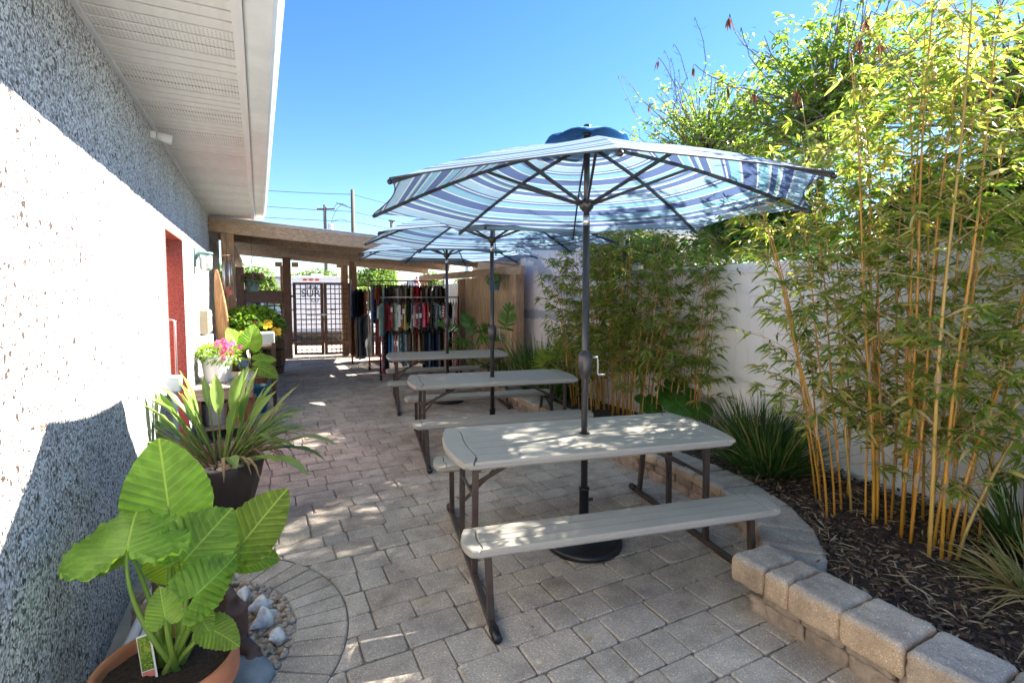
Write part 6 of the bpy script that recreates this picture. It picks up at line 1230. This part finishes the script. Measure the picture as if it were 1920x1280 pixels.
for tx, x, z, s in (('NEW', -.06, 1.84, .17), ('SURF', -.03, 1.57, .36), ('CO', .02, 1.38, .16)): lettering(tx, x, z, s, TR)
for z, n_, sz in ((1.10, 9, .05), (.92, 12, .045), (.76, 24, .05)):
    mb = MB()
    for k in range(n_):
        if random.random() < .85: mb.box((-.05+(k-n_/2)*.045, -.031, z), (.012, .006, sz)); mb.box((-.04+(k-n_/2)*.045, -.031, z+(random.random()-.5)*sz*.8), (.03, .006, .011))
    o = mb.build('small_print', M['ink'], TR, world=False); o['kind'] = 'stuff'
# parked white car left of the trailer
def car(label, loc, rz, s=1.0):
    c = thing('parked_car', label, 'car', loc, rz=rz); prof = [(-2.2, .35), (-2.2, .75), (-2.05, .95), (-1.6, 1.02), (-1.05, 1.52), (.55, 1.55), (1.35, 1.05), (2.05, .92), (2.2, .7), (2.2, .35)]
    mb = MB(); n = len(prof); vs = [(w*(1 if z < 1.1 else .86), x, z) for w in (-.88, .88) for x, z in prof]; mb.add(vs, [(i, (i+1) % n, n+(i+1) % n, n+i) for i in range(n)]+[tuple(range(n-1, -1, -1)), tuple(range(n, 2*n))]); mb.build('body', M['trailer'], c, world=False, bevel=.06)
    gl = [(-1.5, 1.06), (-1.02, 1.46), (.5, 1.49), (1.2, 1.08)]
    for w in (-.80, .80): MB().add([(w*1.085, gl[0][0], gl[0][1]), (w*.975+.0, gl[1][0], gl[1][1]), (w*.975, gl[2][0], gl[2][1]), (w*1.085, gl[3][0], gl[3][1])], [(0, 1, 2, 3)]).build('side_window', M['black'], c, world=False)
    MB().add([(-.74, -1.60, 1.06), (.74, -1.60, 1.06), (.7, -1.10, 1.50), (-.7, -1.10, 1.50)], [(0, 1, 2, 3)]).build('rear_window', M['black'], c, world=False)
    for x in (-1.35, 1.35):
        for w in (-.8, .8): o = MB().tube([(w-.1, x, .32), (w+.1, x, .32)], .32, 18).build('wheel', M['black'], c, world=False); MB().tube([(w-.105, x, .32), (w+.105, x, .32)], .19, 12).build('rim', M['chrome'], o, world=False)
    for w in (-.7, .7): MB().box((w, -2.2, .78), (.25, .06, .14)).build('tail_light', M['redlens'], c, world=False, bevel=.02)
    MB().box((0, -2.2, .45), (1.6, .1, .18)).build('bumper', M['white'], c, world=False, bevel=.03); return c
car('white car parked behind the left lattice panel', (-.35, 21.5, -.07), -.25); car('white car parked behind the right lattice panel', (4.6, 20.5, -.07), -.1)
# green bank, distant trees, building, folded flag umbrella
def blob_tree(label, base, crown, n, leafL, lm, trunk=True, name='distant_tree', cat='tree', wd=.45):
    t = thing(name, label, cat, base); cx, cy, cz, rx, ry, rz = crown; nc = 26; d = nrm(rng.normal(size=(nc, 3))); cc = np.array([cx, cy, cz])+d*np.array([rx, ry, rz])*rng.uniform(.2, .85, (nc, 1)); k = rng.integers(0, nc, n); sc = np.array([rx, ry, rz])*.36
    g = nrm(rng.normal(size=(n, 3))); P = cc[k]+g*sc*rng.uniform(.3, 1, (n, 1))**.5; V, F = blades(P, g+rng.normal(size=(n, 3))*.6, rng.uniform(.6, 1.3, n)*leafL, leafL*wd, .25, .2); o = fast_mesh('crown', V, F, lm, t); o['kind'] = 'stuff'
    if trunk: MB().tube([base, (cx, cy, cz)], [.16, .06], 8).build('trunk', M['bark'], t, smooth=True)
    return t
M['fartree'] = leafmat('far_foliage', [(0, (.06, .11, .025)), (.5, (.10, .17, .035)), (1, (.19, .25, .06))], .5, .35)
hv = MB(); 
hill = [(-11, 24, -.1), (-7, 23.5, 2.2), (-3, 23.6, 2.7), (.5, 23.8, 2.4), (1.3, 24.2, .0), (1.5, 34, 0), (-3, 34, 3.0), (-11, 34, 3.0), (-14, 28, -.1)]
hv.add(hill, [(0, 1, 8), (1, 7, 8), (1, 2, 6, 7), (2, 3, 6), (3, 4, 5), (3, 5, 6)]); o = hv.build('green_bank', M['ground']); tag(o, kind='structure')
n = 9000; u = rng.uniform(-9, 1.2, n); tq = rng.random(n); P = np.c_[u, 23.3+rng.uniform(0, 1.2, n), .1+tq*(2.95-.10*np.abs(u+2.5))*np.clip((1.6-u)/1.2, .25, 1)]; V, F = blades(P, rng.normal(size=(n, 3))+np.array([0, -.4, .4]), rng.uniform(.12, .28, n), .1, .2); tag(fast_mesh('bank_shrubs', V, F, M['fartree']), 'dense green shrubs covering the bank left of the trailer', 'shrubs', kind='stuff')
for args in (('round green tree behind the tall clothes rack', (5.2, 26, 0), (5.3, 26, 2.55, 1.5, 1.3, 1.15), 5200, .18), ('smaller round tree right of the round green tree', (8.7, 27, 0), (8.7, 27, 2.2, .9, .9, .8), 2200, .16), ('low hedge shrub behind the trailer roof', (3.0, 34, 0), (3.2, 34, 2.3, 2.4, 1, .8), 2600, .22), ('far green treetop seen past the right rack', (13.2, 33, 0), (13.2, 33, 2.4, 1.4, 1.2, .7), 1800, .2)): blob_tree(args[0], args[1], args[2], args[3], args[4], M['fartree'])
hd = thing('clipped_hedge', 'bright low hedge running behind the clothes racks', 'hedge', (6, 19.5, 0)); n = 7000; V, F = blades(np.c_[rng.uniform(2.9, 9, n), rng.uniform(19, 20, n), rng.uniform(.1, 1.95, n)], rng.normal(size=(n, 3))+np.array([0, -.3, .5]), rng.uniform(.08, .16, n), .06, .2); o = fast_mesh('foliage', V, F, M['fartree'], hd); o['kind'] = 'stuff'
FBd = thing('far_building', 'grey roofed low building far beyond the racks', 'building', (16, 44, 0)); M['pale'] = mat('pale_siding', (.55, .53, .5), .7, .08, 1, .05, 20); M['greyroof'] = mat('grey_shingle', (.2, .21, .23), .8, .15, 2, .2, 20)
MB().box((16.5, 44, 1.1), (9, 6, 2.4)).build('wall', M['pale'], FBd); MB().add([(11.5, 40.6, 2.3), (21.5, 40.6, 2.3), (21.5, 47.4, 2.3), (11.5, 47.4, 2.3), (13.5, 44, 3.5), (19.5, 44, 3.5)], [(0, 1, 5, 4), (1, 2, 5), (2, 3, 4, 5), (3, 0, 4)]).build('roof', M['greyroof'], FBd)
for k in range(4): MB().box((13.2+k*2.1, 40.98, 1.4), (.9, .06, 1.0)).build('window', M['black'], FBd)
FB2 = thing('far_building', 'low grey commercial building beyond the green bank', 'building', (0, 48, 0)); MB().box((1.5, 50, 1.4), (5, 5, 3.2)).build('wall', M['pale'], FB2); MB().box((1.5, 50, 3.1), (5.2, 5.2, .2)).build('roof', M['greyroof'], FB2)
t = thing('closed_parasol', 'closed red and white striped parasol beyond the tall rack', 'parasol', (4.72, 16.4, 0)); CLp = cloth_mat('parasol_stripe', 'diag', (.45, .03, .05), (.72, .7, .68), s=3.2)
MB().tube([(4.72, 16.4, 0), (4.72, 16.4, 2.25)], .02, 8).build('pole', M['white'], t); MB().lathe([(.10, 1.1), (.15, 1.25), (.13, 1.7), (.08, 2.05), (.015, 2.28)], 14, (4.72, 16.4, 0), rf=lambda a, z: 1+.18*math.cos(6*a)).build('folded_canopy', CLp, t, smooth=True)
# utility poles and wires
M['creo'] = mat('creosote_pole', (.10, .085, .07), .85, .25, 10, .3, 40); M['wire'] = mat('wire', (.015, .015, .018), .6, .1, 10, 0)
U1 = thing('utility_pole', 'left utility pole carrying a transformer', 'utility pole', (5.1, 45, 0)); MB().tube([(5.1, 45, 0), (5.12, 45, 9.15)], [.16, .12], 10).build('pole', M['creo'], U1, smooth=True)
MB().lathe([(0, 0), (.22, 0), (.24, .05), (.24, .75), (.2, .82), (0, .85)], 16, (5.55, 44.9, 6.75)).build('transformer', M['lgrey'], U1, smooth=True); MB().bar((4.5, 45, 8.75), (5.9, 45, 8.85), .1, .12).build('cross_arm', M['creo'], U1)
for x in (4.6, 5.8): MB().tube([(x, 45, 8.85), (x, 45, 9.05)], .05, 8).build('insulator', M['lgrey'], U1)
U2 = thing('utility_pole', 'tall right utility pole without transformer', 'utility pole', (7.35, 45, 0)); MB().tube([(7.35, 45, 0), (7.39, 45, 10.6)], [.19, .15], 10).build('pole', M['creo'], U2, smooth=True); MB().bar((6.0, 44.8, 9.35), (7.35, 45, 9.0), .06, .06).build('brace_arm', M['creo'], U2)
for (x, y, h, r, lab) in ((11.9, 50, 9.0, .16, 'utility pole glimpsed between the umbrellas'), (6.9, 30, 4.4, .09, 'thin metal lamp pole behind the racks'), (9.1, 30, 3.6, .07, 'thin dark sign pole right of the metal pole'), (12.0, 30, 3.8, .22, 'broad grey post behind the striped parasol'), (-1.2, 40, 6.0, .12, 'slim utility pole above the green bank')):
    t = thing('pole', lab, 'pole', (x, y, 0)); MB().tube([(x, y, 0), (x, y, h)], r, 8).build('shaft', M['creo'] if r != .22 else M['lgrey'], t, smooth=True); MB().box((x, y-.02, h-.1), (r*3.5, r*2, .12)).build('cap', M['creo'], t)
def wire(lab, a, b, sag, r=.022):
    a, b = Vector(a), Vector(b); pts = [a.lerp(b, t)-Vector((0, 0, sag*4*t*(1-t))) for t in np.linspace(0, 1, 20)]; o = MB().tube(pts, r, 4).build('overhead_wire', M['wire'], loc=a); tag(o, lab, 'wire', 'overhead wires')
wire('highest overhead wire sloping past the tall utility pole', (-14, 45, 10.25), (7.37, 45, 10.2), .35); wire('highest overhead wire right of the tall utility pole', (7.37, 45, 10.2), (34, 52, 9.0), .6)
wire('middle overhead wire crossing to the tall utility pole', (-14, 45, 9.3), (7.37, 45, 8.75), .3); wire('middle overhead wire right of the tall utility pole', (7.37, 45, 8.75), (34, 52, 7.9), .6)
wire('lowest overhead wire crossing past the transformer pole', (-14, 45, 8.4), (7.37, 45, 7.9), .3); wire('lowest overhead wire right of the tall utility pole', (7.37, 45, 7.9), (34, 52, 7.2), .5)
for k, (a, m_, b) in enumerate((((5.9, 45, 8.9), (6.0, 45, 9.6), (6.9, 44.9, 9.2)), ((5.6, 44.9, 7.6), (5.9, 45, 9.0), (6.6, 44.9, 9.3)), ((5.7, 44.9, 7.7), (6.1, 45, 8.2), (6.9, 45, 7.95)))):
    MB().tube(bez(a, m_, b, 10), .018, 4).build('jumper_cable', M['wire'], U1)
